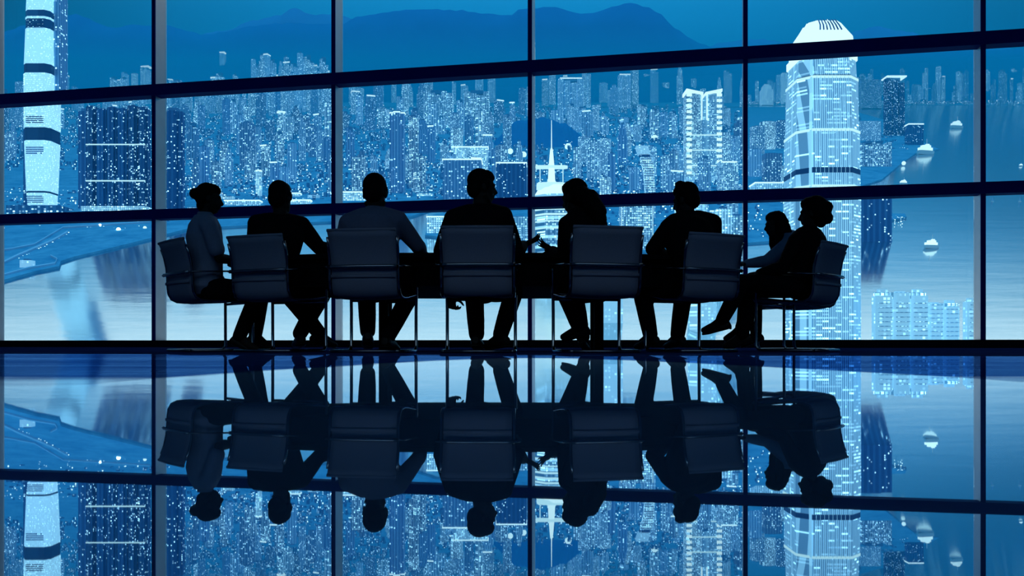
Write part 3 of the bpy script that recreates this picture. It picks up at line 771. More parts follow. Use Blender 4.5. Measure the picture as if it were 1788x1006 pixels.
big_light(417, 182, 6, 3.4, 'bright light, right of the star like light in the second bay')
big_light(435, 182, 8, 3.0, 'rightmost of the bright lights under the second bay transom')
big_light(452, 338, 12, 6.0, 'bright round light just left of the rear view man\'s head')
# ------------------------------------------------------------------ dusk haze over city and harbour
k = N('dusk_haze')
HZ = (.0,.68,1.0,1); HD = 1.0e-4
sv = k.n('ShaderNodeVolumeScatter', i_Color=HZ, i_Density=HD, i_Anisotropy=.0)
sa = k.n('ShaderNodeVolumeAbsorption', i_Color=HZ, i_Density=HD)
k.t.links.new(k.n('ShaderNodeAddShader', i_0=sv.outputs[0], i_1=sa.outputs[0]).outputs[0], k.out.inputs[1]); k.m.cycles.homogeneous_volume = True
bm = bmesh.new()
vv = [(x*(1 if y < 5000 else 2), y, gz(y)+z) for z in (-10, 650) for x, y in ((-6000,1150),(6000,1150),(7500,16500),(-7500,16500))]
vv = [bm.verts.new(p) for p in vv]
for f in [(0,3,2,1),(4,5,6,7),(0,1,5,4),(1,2,6,5),(2,3,7,6),(3,0,4,7)]: bm.faces.new([vv[i] for i in f])
tag(obj('dusk_haze', bm, k.m), 'thin blue dusk haze over the city and harbour', 'haze', kind='stuff')

# ------------------------------------------------------------------ boats
def boat(px, py, w, label, ht=.5, sail=False):
    g = G(px, py, 0); s = g.y/FP; L_ = w*s
    o = empty('sailing_boat' if sail else 'ferry', g, .25); tag(o, label, 'boat')
    bm = bmesh.new()
    prof = [(-.5, .10), (-.42, .14), (0, .16), (.3, .13), (.5, .01)]
    rings = [[V((x*L_, -b*L_, .16*L_)), V((x*L_*.94, -b*.6*L_, -.03*L_)), V((x*L_*.94, b*.6*L_, -.03*L_)), V((x*L_, b*L_, .16*L_))] for x, b in prof]
    loft(bm, rings); obj('hull', bm, M['boat'], o)
    if sail:
        for k, sgn in ((1, 1), (.75, -1)):
            bm = bmesh.new(); loft(bm, [[V((0,-.02*L_,.2*L_)), V((sgn*.42*L_,.05*L_,.2*L_)), V((0,.02*L_,.2*L_))], [V((0,-.02*L_,1.7*k*L_)), V((sgn*.02*L_,0,1.7*k*L_)), V((0,.02*L_,1.7*k*L_))]]); obj('sail', bm, M['road'], o)
        bm = bmesh.new(); tube(bm, [(0,0,.1*L_),(0,0,1.75*L_)], .02*L_, 6); obj('mast', bm, M['roof'], o)
    else:
        bm = bmesh.new(); box(bm, (-.05*L_,0,.24*L_), (.72*L_,.24*L_,.15*L_)); obj('lower_deck', bm, M['glow'], o)
        bm = bmesh.new(); box(bm, (-.02*L_,0,.38*L_), (.48*L_,.2*L_,.11*L_)); obj('upper_deck', bm, M['glow'], o)
        bm = bmesh.new(); box(bm, (.08*L_,0,.47*L_), (.16*L_,.14*L_,.08*L_)); obj('bridge', bm, M['glow'], o)
        bm = bmesh.new(); tube(bm, [(.05*L_,0,.45*L_),(.05*L_,0,.78*L_)], .02*L_, 6); obj('mast', bm, M['boat'], o)
boat(1671, 224, 26, 'white ferry lit up on the water near the top of the fifth bay')
boat(1627, 433, 30, 'white motor launch on the water right of the seated woman')
boat(1617, 269, 34, 'long lit ferry moored at the peninsula pier')
boat(1578, 322, 16, 'small bright boat on the water above the lower transom')
boat(1733, 352, 6, 'small pale sailing boat in the far right bay, left of two', sail=True)
boat(1781, 352, 6, 'small pale sailing boat in the far right bay, right of two', sail=True)
boat(1783, 290, 8, 'tiny lit boat at the far right edge of the view')

# ------------------------------------------------------------------ table
TC = V((-.27, 7.5, 0)); TA, TB = 2.12, .98
def superell(a, b, n=72, e=2.6):
    return [(math.copysign(abs(math.cos(2*PI*i/n))**(2/e), math.cos(2*PI*i/n))*a, math.copysign(abs(math.sin(2*PI*i/n))**(2/e), math.sin(2*PI*i/n))*b) for i in range(n)]
tb = empty('conference_table', TC)
tag(tb, 'long black boat shaped conference table that the people sit around', 'table')
bm = bmesh.new(); pts = superell(TA, TB)
loft(bm, [[V((x*k, y*k, z)) for x, y in pts] for k, z in ((.985,.705),(1,.713),(1,.74),(.992,.748))]); obj('tabletop', bm, M['table'], tb)
bm = bmesh.new(); prism(bm, superell(TA-.06, TB-.06), .50, .71); obj('apron', bm, M['table'], tb)
for sx, sy in ((-.78,-.35),(.98,-.35),(-.86,.42),(1.02,.42)):
    bm = bmesh.new(); box(bm, (sx, sy, .26), (.075,.075,.50), bev=.006)
    lg = obj('leg', bm, M['table'], tb)
    bm = bmesh.new(); box(bm, (sx, sy, .008), (.16,.16,.016), bev=.004); obj('foot_plate', bm, M['table'], lg)

# ------------------------------------------------------------------ chairs
def sling_shape(y0):
    return y0
def make_chair(name):
    r = empty(name, (0,0,0))
    w = .25
    path = [(-.335,.872),(-.318,.83),(-.292,.76),(-.275,.68),(-.268,.60),(-.266,.53),(-.258,.47),(-.235,.428),(-.19,.408)]
    seat = [(-.19,.408),(-.12,.405),(-.02,.412),(.10,.428),(.20,.44),(.245,.437),(.262,.425)]
    def sheet(p, th=.022, ww=None):
        bm = bmesh.new(); n = 9; rows = []
        for sgn in (1, -1):
            for j, (y, z) in enumerate(p):
                a = V((0, *p[max(j-1,0)])); b = V((0, *p[min(j+1,len(p)-1)])); t = (b-a).normalized(); nr = V((0, -t.z, t.y))
                wj = ww(j) if ww else w
                row = []
                for i in range(n+1):
                    u = i/n*2-1
                    bow = -.018*(1-u*u)
                    row.append(bm.verts.new(V((u*wj, y, z)) + nr*(sgn*th/2*(1-.5*u**6)) + nr*(bow if z > .42 else bow*.5)))
                rows.append(row)
        m = len(p)
        F, B = rows[:m], rows[m:]
        for j in range(m-1):
            for i in range(n):
                bm.faces.new((F[j][i],F[j][i+1],F[j+1][i+1],F[j+1][i])); bm.faces.new((B[j][i],B[j+1][i],B[j+1][i+1],B[j][i+1]))
            bm.faces.new((F[j][0],F[j+1][0],B[j+1][0],B[j][0])); bm.faces.new((F[j][n],B[j][n],B[j+1][n],F[j+1][n]))
        for i in range(n):
            bm.faces.new((F[0][i],B[0][i],B[0][i+1],F[0][i+1])); bm.faces.new((F[-1][i],F[-1][i+1],B[-1][i+1],B[-1][i]))
        return bm
    bk = obj('backrest', sheet(path, ww=lambda j: .252-.012*min(1, j/4)), M['sling'], r, True)
    bm = bmesh.new(); tube(bm, [(-.252,-.337,.874),(0,-.352,.874),(.252,-.337,.874)], .012, 8); obj('top_hem', bm, M['sling'], bk, True)
    bm = bmesh.new(); tube(bm, [(-.24,-.288,.55),(0,-.306,.55),(.24,-.288,.55)], [(.004,.012)]*3, 8); obj('seam', bm, M['sling'], bk, True)
    obj('seat', sheet(seat), M['sling'], r, True)
    for sx in (-1, 1):
        bm = bmesh.new(); tube(bm, [(sx*.255, y, z) for y, z in path[1:]+seat[1:]], .011, 8); obj('side_rail', bm, M['chrome'], r, True)
        x = sx*.262
        bm = bmesh.new(); tube(bm, [(x,-.30,.618),(x+sx*.025,-.22,.625),(x+sx*.03,-.05,.635),(x+sx*.028,.12,.645),(x+sx*.015,.20,.64)], [(.019,.007)]*5, 10); obj('armrest', bm, M['chrome'], r, True)
        bm = bmesh.new(); tube(bm, [(x+sx*.012,.205,.635),(x,.225,.60),(x-sx*.004,.225,.3),(x-sx*.004,.225,.05),(x-sx*.004,.20,.014),(x-sx*.004,.15,.012),(x-sx*.004,-.24,.012),(x-sx*.03,-.27,.012)], .0125, 10); obj('leg', bm, M['chrome'], r, True)
    bm = bmesh.new(); tube(bm, [(-.262,-.30,.618),(-.2,-.322,.615),(0,-.33,.615),(.2,-.322,.615),(.262,-.30,.618)], [(.014,.006)]*5, 10, right=(0,0,1)); obj('back_bar', bm, M['chrome'], r, True)
    bm = bmesh.new(); tube(bm, [(-.25,.225,.40),(0,.225,.40),(.25,.225,.40)], .011, 8); obj('seat_bar', bm, M['chrome'], r, True)
    bm = bmesh.new(); tube(bm, [(-.24,-.27,.012),(.24,-.27,.012)], .012, 8); obj('floor_bar', bm, M['chrome'], r, True)
    return r
def copy_tree(o, parent=None):
    c = o.copy(); COL.objects.link(c)
    if parent is not None: c.parent = parent
    for ch in list(o.children): copy_tree(ch, c)
    return c
CH = [  # picture column of the backrest, its depth, turn to the right in degrees, label
    (323, 6.95, 48, 'sling chair farthest left, turned sideways under the woman with a bun'),
    (459, 6.65, 22, 'sling chair under the rear view man in black, second from the left'),
    (637, 6.28, 8, 'sling chair under the man in the pale long sleeved shirt'),
    (834, 6.12, 1, 'middle sling chair under the man turning his head right'),
    (1058, 6.12, -11, 'sling chair under the pony tailed woman'),
    (1241, 6.55, -25, 'sling chair under the man leaning left, turned a little left'),
    (1433, 7.15, -47, 'sling chair farthest right, turned sideways under the woman leaning back'),
    (1428, 8.35, -112, 'sling chair on the far side under the long haired woman'),
]
SEATS = []
proto = make_chair('sling_chair')
for i, (px, Y, yaw, lab) in enumerate(CH):
    o = proto if i == 0 else copy_tree(proto)
    a = math.radians(yaw); F = V((math.sin(a), math.cos(a), 0))
    o.location = V(((px-894)*Y/FP, Y, 0)) + F*.275
    SEATS.append((o, F, V(((px-894)*Y/FP, Y, 0))))
    o.rotation_euler = (0, 0, -a)
    tag(o, 'grey blue ' + lab, 'chair', 'chairs around the conference table')

# ------------------------------------------------------------------ people
def frame(fwd, up=(0,0,1)):
    f = V(fwd).normalized(); r = f.cross(V(up)).normalized(); u = r.cross(f)
    return Matrix((r, f, u)).transposed()      # columns: right, forward, up
def head_shapes(bm, c, R, s=1.0, female=False):
    def q(x, y, z): return V(c) + R @ (V((x, y, z))*s)
    ball(bm, q(0,-.012,.038), (.073*s,.092*s,.086*s), R)
    ball(bm, q(0,.028,-.028), (.060*s,.062*s,.085*s), R)
    ball(bm, q(0,.050,-.088), (.030*s,.030*s,.022*s), R)
    for sx in (-1, 1):
        tube(bm, [q(sx*.058,-.002,-.05), q(sx*.043,.03,-.08), q(sx*.015,.055,-.096)], [.022*s,.02*s,.016*s], 8)
        ball(bm, q(sx*.074,-.008,-.008), (.010*s,.020*s,.030*s), R, 8, 6)
        ball(bm, q(sx*.030,.074,.004), (.013*s,.012*s,.009*s), R, 8, 6)
    ball(bm, q(0,.076,.026), (.048*s,.016*s,.012*s), R)
    tube(bm, [q(0,.082,.022), q(0,.094,0), q(0,.108,-.024), q(0,.104,-.036)], [.009*s,.010*s,.013*s,.008*s], 8)
    for sx in (-1, 1): ball(bm, q(sx*.012,.094,-.032), .009*s, R, 8, 6)
    ball(bm, q(0,.086,-.052), (.022*s,.011*s,.007*s), R, 8, 6); ball(bm, q(0,.083,-.064), (.020*s,.012*s,.008*s), R, 8, 6)
def hand_shapes(bm, wrist, d, pn, sgn=1, spread=.18, curl=.3, s=1.0, thumb=.8):
    """palm, four unequal fingers with knuckle bends and a thumb on the side; pn = palm normal"""
    d = V(d).normalized(); pn = V(pn); pn = (pn - d*pn.dot(d)).normalized(); rt = d.cross(pn)*sgn   # rt points to the thumb side
    w = V(wrist)
    def q(a, b, c): return w + d*(a*s) + rt*(b*s) + pn*(c*s)
    rings = []
    for a, hw, ht in ((-.01,.026,.020),(.015,.030,.019),(.05,.040,.017),(.085,.041,.014),(.095,.037,.011)):
        rings.append(ring(q(a,0,0), d, rt, hw*s, ht*s, 12))
    loft(bm, rings)
    for i, (b, ln, sp) in enumerate(((.030,.072,.9),(.010,.082,.25),(-.011,.076,-.3),(-.030,.060,-1.0))):
        p = q(.086, b, 0); ang = 0.0; pts = [p]; c1 = curl*(1+.18*i)
        for seg, f in enumerate((.45,.32,.23)):
            ang += c1*(.7, 1.0, .8)[seg]
            dr = (d*math.cos(ang) + pn*math.sin(ang) + rt*(sp*spread)).normalized()
            p = p + dr*(ln*f*s); pts.append(p)
        rr = [.0098*s,.0092*s,.0086*s,.0076*s]
        for k, pp in enumerate(pts): ball(bm, pp, rr[k], None, 8, 6)
        tube(bm, pts, rr, 8)
    pts = [q(.022,.026,.004), q(.046,.050,.012), q(.066,.058+.02*thumb,.020), q(.088,.060+.03*thumb,.026)]
    rr = [.014*s,.0115*s,.0105*s,.0085*s]
    for k, pp in enumerate(pts): ball(bm, pp, rr[k], None, 8, 6)
    tube(bm, pts, rr, 8)
def lerp(a, b, t): return V(a)*(1-t) + V(b)*t

def person(lab, J, outfit, female=False, hs=1.0, hair='short', group=None):
    """J: joints in place coordinates; outfit: top material, sleeve 'long'/'short', leg 'trousers'/'skirt', jacket flag"""
    pel, wai, che, nek, hed = (V(J[k]) for k in ('pelvis','waist','chest','neck','head'))
    base = V((pel.x, pel.y, 0)); seat = SEATS[J['seat']]
    gap = .20-(base-seat[2]).dot(seat[1])
    if gap > 0: seat[0].location -= seat[1]*(gap*.45)
    r = empty('person', base + (seat[1]*(gap*.55) if gap > 0 else V()) + V((J.get('nudge', 0), 0, 0))); tag(r, lab, 'person', group)
    rt = (V(J['shR'])-V(J['shL'])).normalized()
    hr = (V(J['hipR'])-V(J['hipL'])).normalized()
    k = .9 if female else 1.0
    K = J.get('bulk', 1.0)
    R = frame(J['look'], J.get('headup', (0,0,1)))
    def torso(bm, g, lowcut=False):
        secs = [(pel+V((0,0,-.07)), .14*k, .10, hr), (pel, .168*(1.05 if female else 1), .125, hr), (lerp(pel,wai,.6), .150*k, .115, hr), (wai, .140*k*K, .105*K, rt), (lerp(wai,che,.55), .160*k*K, .120*K, rt),
                (che, .172*k*K, .124*K, rt), (lerp(che,nek,.5), .170*k*K, .108*K, rt), (lerp(che,nek,.80), .128*k*K, .080, rt), (nek, .066*k, .060, rt)]
        if lowcut: secs[-1] = (lerp(che,nek,.96), .082*k, .066, rt)
        rings = []
        for i, (c, rx, ry, q) in enumerate(secs):
            a = secs[max(i-1,0)][0]; b = secs[min(i+1,len(secs)-1)][0]
            rings.append(ring(c, (b-a), q, rx+g, ry+g, 20))
        loft(bm, rings)
        for s_ in 'LR':
            sh = V(J['sh'+s_]); inner = lerp(sh, lerp(che,nek,.62), .62)
            limb(bm, [inner, sh], [.072*K+g, .056*k*K+g])
    def arms(bm, g, upto=1.0):
        for s_ in 'LR':
            sh, el, wr = V(J['sh'+s_]), V(J['el'+s_]), V(J['wr'+s_])
            if upto < 1: limb(bm, [sh, lerp(sh, el, upto)], [.056*k*K+g, .050*k*K+g+.006]); continue
            limb(bm, [sh, el, lerp(el, wr, .35), wr], [.056*k*K+g, .043*k+g, .043*k+g, .027*k+g*.8])
    def legs(bm, g, upto=1.0):
        for s_ in 'LR':
            hp, kn, an = V(J['hip'+s_]), V(J['kn'+s_]), V(J['an'+s_])
            m = lerp(kn, an, .3)
            if upto < 1: limb(bm, [hp, kn, lerp(kn, an, upto)], [.085*k+g, .058*k+g, .055*k+g]); continue
            limb(bm, [hp, lerp(hp,kn,.5), kn, m, an], [.086*k+g, .074*k+g, .056*k+g, .054*k+g, (.036*k+g) if g < .006 else .050*k+g*.6])
    bm = bmesh.new()
    torso(bm, 0); arms(bm, 0); legs(bm, 0)
    limb(bm, [nek+V((0,0,-.03)), lerp(nek, hed, .5), hed + R @ V((0,-.018,-.045))], [.060*k, .054*k, .054*k])
    head_shapes(bm, hed, R, hs, female)
    for s_ in 'LR':
        h = J['hand'+s_]
        d = h.get('d') or (V(J['wr'+s_])-V(J['el'+s_]))
        hand_shapes(bm, J['wr'+s_], d, h.get('pn', (0,0,-1)), -1 if s_ == 'R' else 1, h.get('spread', .18), h.get('curl', .25), .92 if female else 1.0)
        an = V(J['an'+s_]); t = V(J['toe'+s_]).normalized()
        limb(bm, [an, an+t*.07+V((0,0,-.035)), an+t*.15+V((0,0,-.052))], [.036, .034, .026])
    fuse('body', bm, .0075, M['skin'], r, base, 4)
    # clothes
    bm = bmesh.new(); torso(bm, .016, True); arms(bm, .014 if outfit['sleeve'] == 'long' else .012, 1.0 if outfit['sleeve'] == 'long' else .72)
    if outfit.get('jacket'):
        for s_ in 'LR':
            limb(bm, [V(J['sh'+s_])+V((0,0,.006)), lerp(V(J['sh'+s_]), che, .4)], [.062*K, .09*K])
        tube(bm, [lerp(pel,wai,.4), pel+V((0,0,-.02)), pel+V((0,0,-.10))], [(.17,.135),(.19,.15),(.185,.15)], 18, hr)
    top = fuse(outfit['name'], bm, .009, outfit['mat'], r, base, 3)
    bm = bmesh.new(); tube(bm, [lerp(che,nek,.86), nek+V((0,0,.018))], [(.078,.070),(.064*k+.008,.060)], 16, rt)
    obj('collar', bm, outfit['mat'], top, True, base)
    bm = bmesh.new()
    if outfit.get('leg') == 'skirt':
        legs(bm, .018, .15); ball(bm, pel+V((0,0,-.02)), (.17,.15,.12))
        tube(bm, [lerp(V(J['hipL']),V(J['hipR']),.5), lerp(V(J['knL']),V(J['knR']),.5)], [(.17,.10),(.13,.085)], 16, hr)
    else:
        legs(bm, .017); ball(bm, pel+V((0,0,-.01)), (.175*k,.145,.12))
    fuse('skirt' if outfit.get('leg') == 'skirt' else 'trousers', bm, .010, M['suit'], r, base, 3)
    for s_ in 'LR':
        an = V(J['an'+s_]); t = V(J['toe'+s_]).normalized(); rtoe = t.cross(V((0,0,1)))
        if rtoe.length < .1: rtoe = V((1,0,0))
        u = rtoe.cross(t).normalized()
        bm = bmesh.new()
        o_ = an - u*.045
        if female:
            tube(bm, [o_-t*.055-u*.0, o_-t*.02-u*.008, o_+t*.06-u*.02, o_+t*.13-u*.03, o_+t*.185-u*.034], [(.026,.030),(.034,.036),(.036,.026),(.038,.019),(.018,.010)], 12, rtoe)
            tube(bm, [o_-t*.045-u*.01, o_-t*.05-u*.05], [.018,.008], 8)
        else:
            tube(bm, [o_-t*.085-u*.012, o_-t*.04-u*.012, o_+t*.04-u*.012, o_+t*.11-u*.022, o_+t*.19-u*.028, o_+t*.215-u*.03], [(.03,.034),(.041,.046),(.045,.044),(.049,.032),(.042,.024),(.02,.014)], 12, rtoe)
        sh = fuse('shoe', bm, .008, M['shoe'], r, base, 2)
        if not female:
            bm = bmesh.new(); tube(bm, [o_-t*.085-u*.052, o_+t*.05-u*.052, o_+t*.2-u*.054], [(.034,.006),(.048,.006),(.036,.006)], 12, rtoe)
            obj('sole', bm, M['shoe'], sh, True, base)
    # hair
    bm = bmesh.new()
    def q(x, y, z): return hed + R @ (V((x, y, z))*hs)
    ball(bm, q(0,-.024,.050), (.081*hs,.092*hs,.088*hs), R)
    ball(bm, q(0,.008,.078), (.068*hs,.078*hs,.056*hs), R)
    if hair == 'short':
        ball(bm, q(0,-.055,-.005), (.072*hs,.058*hs,.075*hs), R)
        for sx in (-1, 1): ball(bm, q(sx*.070,.012,.02), (.014*hs,.026*hs,.04*hs), R)
        if J.get('tuft'):
            for x in (-.03, 0, .035): ball(bm, q(x, .01, .135), (.022,.04,.02), R)
    elif hair == 'bun':
        ball(bm, q(0,-.045,.02), (.082*hs,.075*hs,.088*hs), R); ball(bm, q(0,-.118,.03), (.045,.042,.045), R)
        ball(bm, q(0,-.05,-.055), (.05,.045,.05), R)
    elif hair == 'updo':
        ball(bm, q(0,-.045,.01), (.088*hs,.085*hs,.10*hs), R); ball(bm, q(0,-.105,.03), (.06,.05,.055), R); ball(bm, q(0,-.10,-.05), (.055,.05,.05), R); ball(bm, q(0,-.05,-.07), (.055,.05,.05), R)
        ball(bm, q(0,.04,.085), (.062,.05,.045), R)
    elif hair == 'ponytail':
        ball(bm, q(0,-.045,.015), (.08*hs,.075*hs,.085*hs), R)
        pp = [V(p) for p in J['tail']]
        for i in range(len(pp)): ball(bm, pp[i], J['tailr'][i])
        tube(bm, pp, J['tailr'], 12)
    elif hair == 'long':
        ball(bm, q(0,-.045,.01), (.088*hs,.08*hs,.10*hs), R)
        tube(bm, [q(0,-.06,.03), q(0,-.085,-.08), q(0,-.10,-.17), q(0,-.115,-.27)], [(.085,.06),(.09,.055),(.085,.05),(.05,.03)], 14, R @ V((1,0,0)))
        for sx in (-1, 1): tube(bm, [q(sx*.07,-.01,.05), q(sx*.072,.0,-.07), q(sx*.07,.015,-.17), q(sx*.06,.03,-.25)], [.034,.042,.04,.016], 10)
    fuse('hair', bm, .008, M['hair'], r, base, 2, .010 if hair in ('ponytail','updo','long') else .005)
    return r

S_ = dict(name='jacket', mat=M['suit'], sleeve='long', jacket=True)
def D(a): a = math.radians(a); return V((math.sin(a), math.cos(a), 0))
REST = dict(pn=(0,0,-1), curl=.18)
# 1 woman with a bun, facing right
person('woman with a hair bun and short sleeved pale shirt, seated at far left', dict(
    seat=0, nudge=-.036, pelvis=P(352,500,6.92), waist=P(356,458,6.92), chest=P(351,412,6.92), neck=P(353,374,6.92), head=P(360,347,6.92), look=V((.93,.30,-.12)),
    shL=P(343,398,7.10), shR=P(360,396,6.76), elL=P(372,452,7.22), elR=P(378,450,6.78), wrL=P(412,452,7.25), wrR=P(410,455,6.98), handL=dict(d=(1,.1,-.02)), handR=dict(d=(1,.3,-.02)),
    hipL=P(360,503,7.02), hipR=P(362,504,6.84), knL=P(452,508,7.2), knR=P(446,512,7.0), anL=P(441,586,7.2), anR=P(413,587,7.0), toeL=V((.8,.4,-.35)), toeR=V((.8,.1,-.35))),
    dict(name='shirt', mat=M['shirt'], sleeve='short'), True, .97, 'bun')
# 2 man from behind
person('dark haired man in a black suit seen squarely from behind, second from the left', dict(
    seat=1, nudge=-.022, pelvis=P(474,498,6.75), waist=P(478,455,6.74), chest=P(483,412,6.72), neck=P(487,378,6.73), head=P(488,346,6.75), look=V((.25,1,-.08)), bulk=1.08,
    shL=P(447,390,6.66), shR=P(524,393,6.80), elL=P(440,450,6.72), elR=P(556,432,6.95), wrL=P(470,448,7.0), wrR=P(585,436,7.1), handL=REST, handR=dict(d=(.7,.6,-.1)),
    hipL=P(462,502,6.75), hipR=P(494,504,6.78), knL=P(500,512,7.1), knR=P(562,512,7.15), anL=P(556,582,7.15), anR=P(522,582,7.05), toeL=V((.45,.8,-.12)), toeR=V((-.35,.8,-.12))),
    S_, False, 1.04, 'short')
# 3 man in shirt
person('man in a pale long sleeved shirt seen from behind, right forearm on the table', dict(
    seat=2, pelvis=P(650,498,6.42), waist=P(648,456,6.42), chest=P(648,404,6.42), neck=P(652,366,6.46), head=P(653,338,6.50), look=V((.12,1,-.22)), bulk=1.12,
    shL=P(607,390,6.42), shR=P(692,385,6.42), elL=P(592,440,6.5), elR=P(727,428,6.55), wrL=P(606,442,6.72), wrR=P(736,440,6.80), handL=REST, handR=dict(d=(.1,1,-.05)),
    hipL=P(634,502,6.45), hipR=P(668,504,6.45), knL=P(638,512,6.85), knR=P(714,514,6.85), anL=P(640,578,6.72), anR=P(676,586,6.66), toeL=V((-.15,1,-.2)), toeR=V((.2,1,-.15))),
    dict(name='shirt', mat=M['shirtd'], sleeve='long'), False, 1.12, 'short')
# 4 man turning right, gesturing
person('man in black suit turning his head right with one hand raised, middle chair', dict(
    seat=3, pelvis=P(838,500,6.30), waist=P(838,455,6.30), chest=P(836,400,6.29), neck=P(838,362,6.30), head=P(842,328,6.30), look=V((.93,.34,-.06)), bulk=1.12,
    shL=P(793,383,6.26), shR=P(877,378,6.34), elL=P(770,438,6.20), elR=P(902,438,6.46), wrL=P(786,514,6.25), wrR=P(914,428,6.75), handL=dict(d=(.12,.1,-1), pn=(.5,.8,0), curl=.95), handR=dict(d=(.85,.25,.42), pn=(-.4,.3,.85), spread=.34, curl=.12),
    hipL=P(822,503,6.32), hipR=P(856,503,6.34), knL=P(828,514,6.72), knR=P(897,510,6.72), anL=P(832,584,6.66), anR=P(874,584,6.62), toeL=V((.1,1,-.15)), toeR=V((-.55,.75,-.1))),
    S_, False, 1.02, 'short')
# 5 woman with pony tail leaning forward
person('woman with long wavy pony tail leaning forward, hands over the table', dict(
    seat=4, pelvis=P(1042,498,6.38), waist=P(1040,456,6.38), chest=P(1022,408,6.46), neck=P(1006,372,6.54), head=P(1003,346,6.58), look=V((-.72,.68,-.22)),
    shL=P(990,392,6.48), shR=P(1046,393,6.52), elL=P(984,450,6.60), elR=P(1040,452,6.7), wrL=P(965,437,6.82), wrR=P(978,440,6.9), handL=dict(d=(-.75,.2,.45), pn=(.3,.5,.7), spread=.36, curl=.15), handR=dict(d=(-.8,.3,.1), pn=(0,.3,-.9), spread=.25, curl=.2),
    hipL=P(1024,503,6.42), hipR=P(1054,504,6.42), knL=P(986,510,6.78), knR=P(1004,516,6.82), anL=P(1018,588,6.78), anR=P(1015,568,6.75), toeL=V((.3,.8,-.2)), toeR=V((-.9,.3,-.25)),
    tail=[P(1012,342,6.52), P(1022,346,6.47), P(1031,346,6.43), P(1035,358,6.40), P(1043,370,6.39), P(1046,384,6.38), P(1041,400,6.37)], tailr=[.08,.075,.066,.072,.070,.058,.024]),
    dict(name='top', mat=M['suit'], sleeve='long'), True, 1.06, 'ponytail')
# 6 man leaning left
person('man in black suit with tousled hair hunched to the left over the table', dict(
    seat=5, pelvis=P(1228,500,6.72), waist=P(1214,456,6.72), chest=P(1204,408,6.76), neck=P(1204,374,6.80), head=P(1200,350,6.84), look=V((-.72,.66,-.22)), bulk=1.14, tuft=True,
    shL=P(1172,398,6.72), shR=P(1246,390,6.86), elL=P(1142,434,6.74), elR=P(1250,440,7.0), wrL=P(1160,441,7.0), wrR=P(1212,440,7.1), handL=REST, handR=REST,
    hipL=P(1206,503,6.72), hipR=P(1238,504,6.80), knL=P(1124,512,6.88), knR=P(1196,514,7.1), anL=P(1138,584,6.9), anR=P(1186,584,7.05), toeL=V((-.4,.8,-.12)), toeR=V((-.3,.9,-.12))),
    S_, False, 1.06, 'short')
# 7 woman with long hair on the far side
person('long haired woman in pale top facing left across the table', dict(
    seat=7, pelvis=P(1400,492,8.15), waist=P(1397,462,8.15), chest=P(1386,430,8.1), neck=P(1366,412,8.08), head=P(1354,394,8.06), look=V((-.98,-.12,-.14)),
    shL=P(1378,424,7.95), shR=P(1382,424,8.22), elL=P(1338,456,7.86), elR=P(1345,456,8.3), wrL=P(1303,461,7.80), wrR=P(1305,459,8.15), handL=dict(d=(-1,-.05,-.05)), handR=dict(d=(-1,-.1,-.05)),
    hipL=P(1398,494,8.05), hipR=P(1400,494,8.25), knL=P(1318,505,8.0), knR=P(1318,505,8.2), anL=P(1294,572,7.9), anR=P(1320,582,8.2), toeL=V((-.9,-.1,-.3)), toeR=V((-.9,-.1,-.3))),
    dict(name='blouse', mat=M['shirt'], sleeve='long'), True, .98, 'long')
# 8 woman leaning back at the right
person('woman with pinned up hair leaning back at the far right, legs crossed', dict(
    seat=6, pelvis=P(1412,496,7.15), waist=P(1420,462,7.18), chest=P(1424,424,7.22), neck=P(1428,398,7.22), head=P(1434,372,7.22), look=V((-.80,.56,-.10)),
    shL=P(1404,420,7.08), shR=P(1444,420,7.36), elL=P(1382,466,6.98), elR=P(1400,470,7.45), wrL=P(1340,476,7.08), wrR=P(1352,474,7.4), handL=dict(d=(-1,.2,-.1), curl=.4), handR=dict(d=(-1,-.1,-.1), curl=.4),
    hipL=P(1402,500,7.06), hipR=P(1404,500,7.24), knL=P(1310,492,7.05), knR=P(1318,506,7.3), anL=P(1275,558,7.02), anR=P(1310,584,7.3), toeL=V((-.95,.15,-.22)), toeR=V((-.9,.3,-.3))),
    dict(name='jacket', mat=M['suit'], sleeve='long', jacket=False), True, 1.10, 'updo')

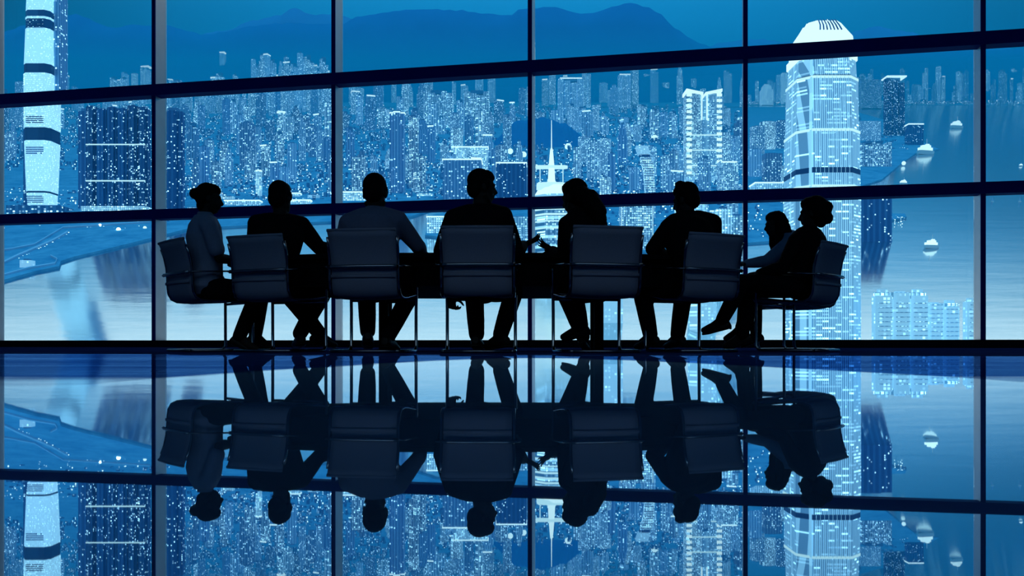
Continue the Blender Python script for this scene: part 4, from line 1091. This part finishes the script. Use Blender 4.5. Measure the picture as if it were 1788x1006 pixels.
# ------------------------------------------------------------------ sky, light and camera
w = bpy.data.worlds.new('dusk_sky'); SC.world = w; w.use_nodes = True
t = w.node_tree; t.nodes.clear()
tc = t.nodes.new('ShaderNodeTexCoord'); sp = t.nodes.new('ShaderNodeSeparateXYZ'); t.links.new(tc.outputs['Generated'], sp.inputs[0])
rp = t.nodes.new('ShaderNodeValToRGB')
els = [(.0,(.003,.11,.32)),(.27,(.004,.19,.49)),(.36,(.008,.27,.62)),(.40,(.02,.34,.72)),(.455,(.12,.62,1.12)),(.50,(.48,.94,1.22)),(.56,(1.15,1.45,1.5)),(.68,(.5,.98,1.2)),(.80,(.10,.64,1.08)),(1.0,(.05,.56,1.05))]
cr = rp.color_ramp
while len(cr.elements) < len(els): cr.elements.new(.5)
for e, (p_, c) in zip(cr.elements, els): e.position = p_; e.color = (*c, 1)
def wm(op, a, b=0.0, c=None):
    nd = t.nodes.new('ShaderNodeMath'); nd.operation = op
    for i, v in enumerate((a, b) if c is None else (a, b, c)):
        if isinstance(v, bpy.types.NodeSocket): t.links.new(v, nd.inputs[i])
        else: nd.inputs[i].default_value = v
    return nd.outputs[0]
# height above the horizon, measured square to the window front
ln = wm('SQRT', wm('ADD', wm('MULTIPLY', sp.outputs[2], sp.outputs[2]), wm('MAXIMUM', wm('MULTIPLY', sp.outputs[1], sp.outputs[1]), 1e-4)))
t.links.new(wm('DIVIDE', sp.outputs[2], ln), rp.inputs[0])
# the dusk glow is strongest over the harbour and fades to both sides, low in the sky
dx = wm('ADD', sp.outputs[0], -.03)
low = t.nodes.new('ShaderNodeMapRange'); t.links.new(sp.outputs[2], low.inputs[0]); low.inputs[1].default_value = .37; low.inputs[2].default_value = .46; low.inputs[3].default_value = 2.4; low.inputs[4].default_value = .0
fz = wm('MAXIMUM', wm('SUBTRACT', 1.0, wm('MULTIPLY', wm('MULTIPLY', dx, dx), low.outputs[0])), .36)
bg = t.nodes.new('ShaderNodeBackground'); t.links.new(rp.outputs[0], bg.inputs[0]); t.links.new(fz, bg.inputs[1])
ow = t.nodes.new('ShaderNodeOutputWorld'); t.links.new(bg.outputs[0], ow.inputs[0])

cam = bpy.data.cameras.new('camera'); co = bpy.data.objects.new('camera', cam); COL.objects.link(co)
co.location = (0, 0, HC); co.rotation_euler = (PI/2, 0, 0)
cam.sensor_width = 36.0; cam.sensor_fit = 'HORIZONTAL'; cam.lens = 36.0*FP/1788
cam.shift_y = (HY-503)/1788; cam.clip_start = .01; cam.clip_end = 60000
SC.camera = co
vs_ = SC.view_settings; vs_.view_transform = 'Standard'; vs_.look = 'None'; vs_.exposure = 0.0; vs_.gamma = 1.0; vs_.use_curve_mapping = False
SC.cycles.use_denoising = True
SC.cycles.max_bounces = 8; SC.cycles.transparent_max_bounces = 16
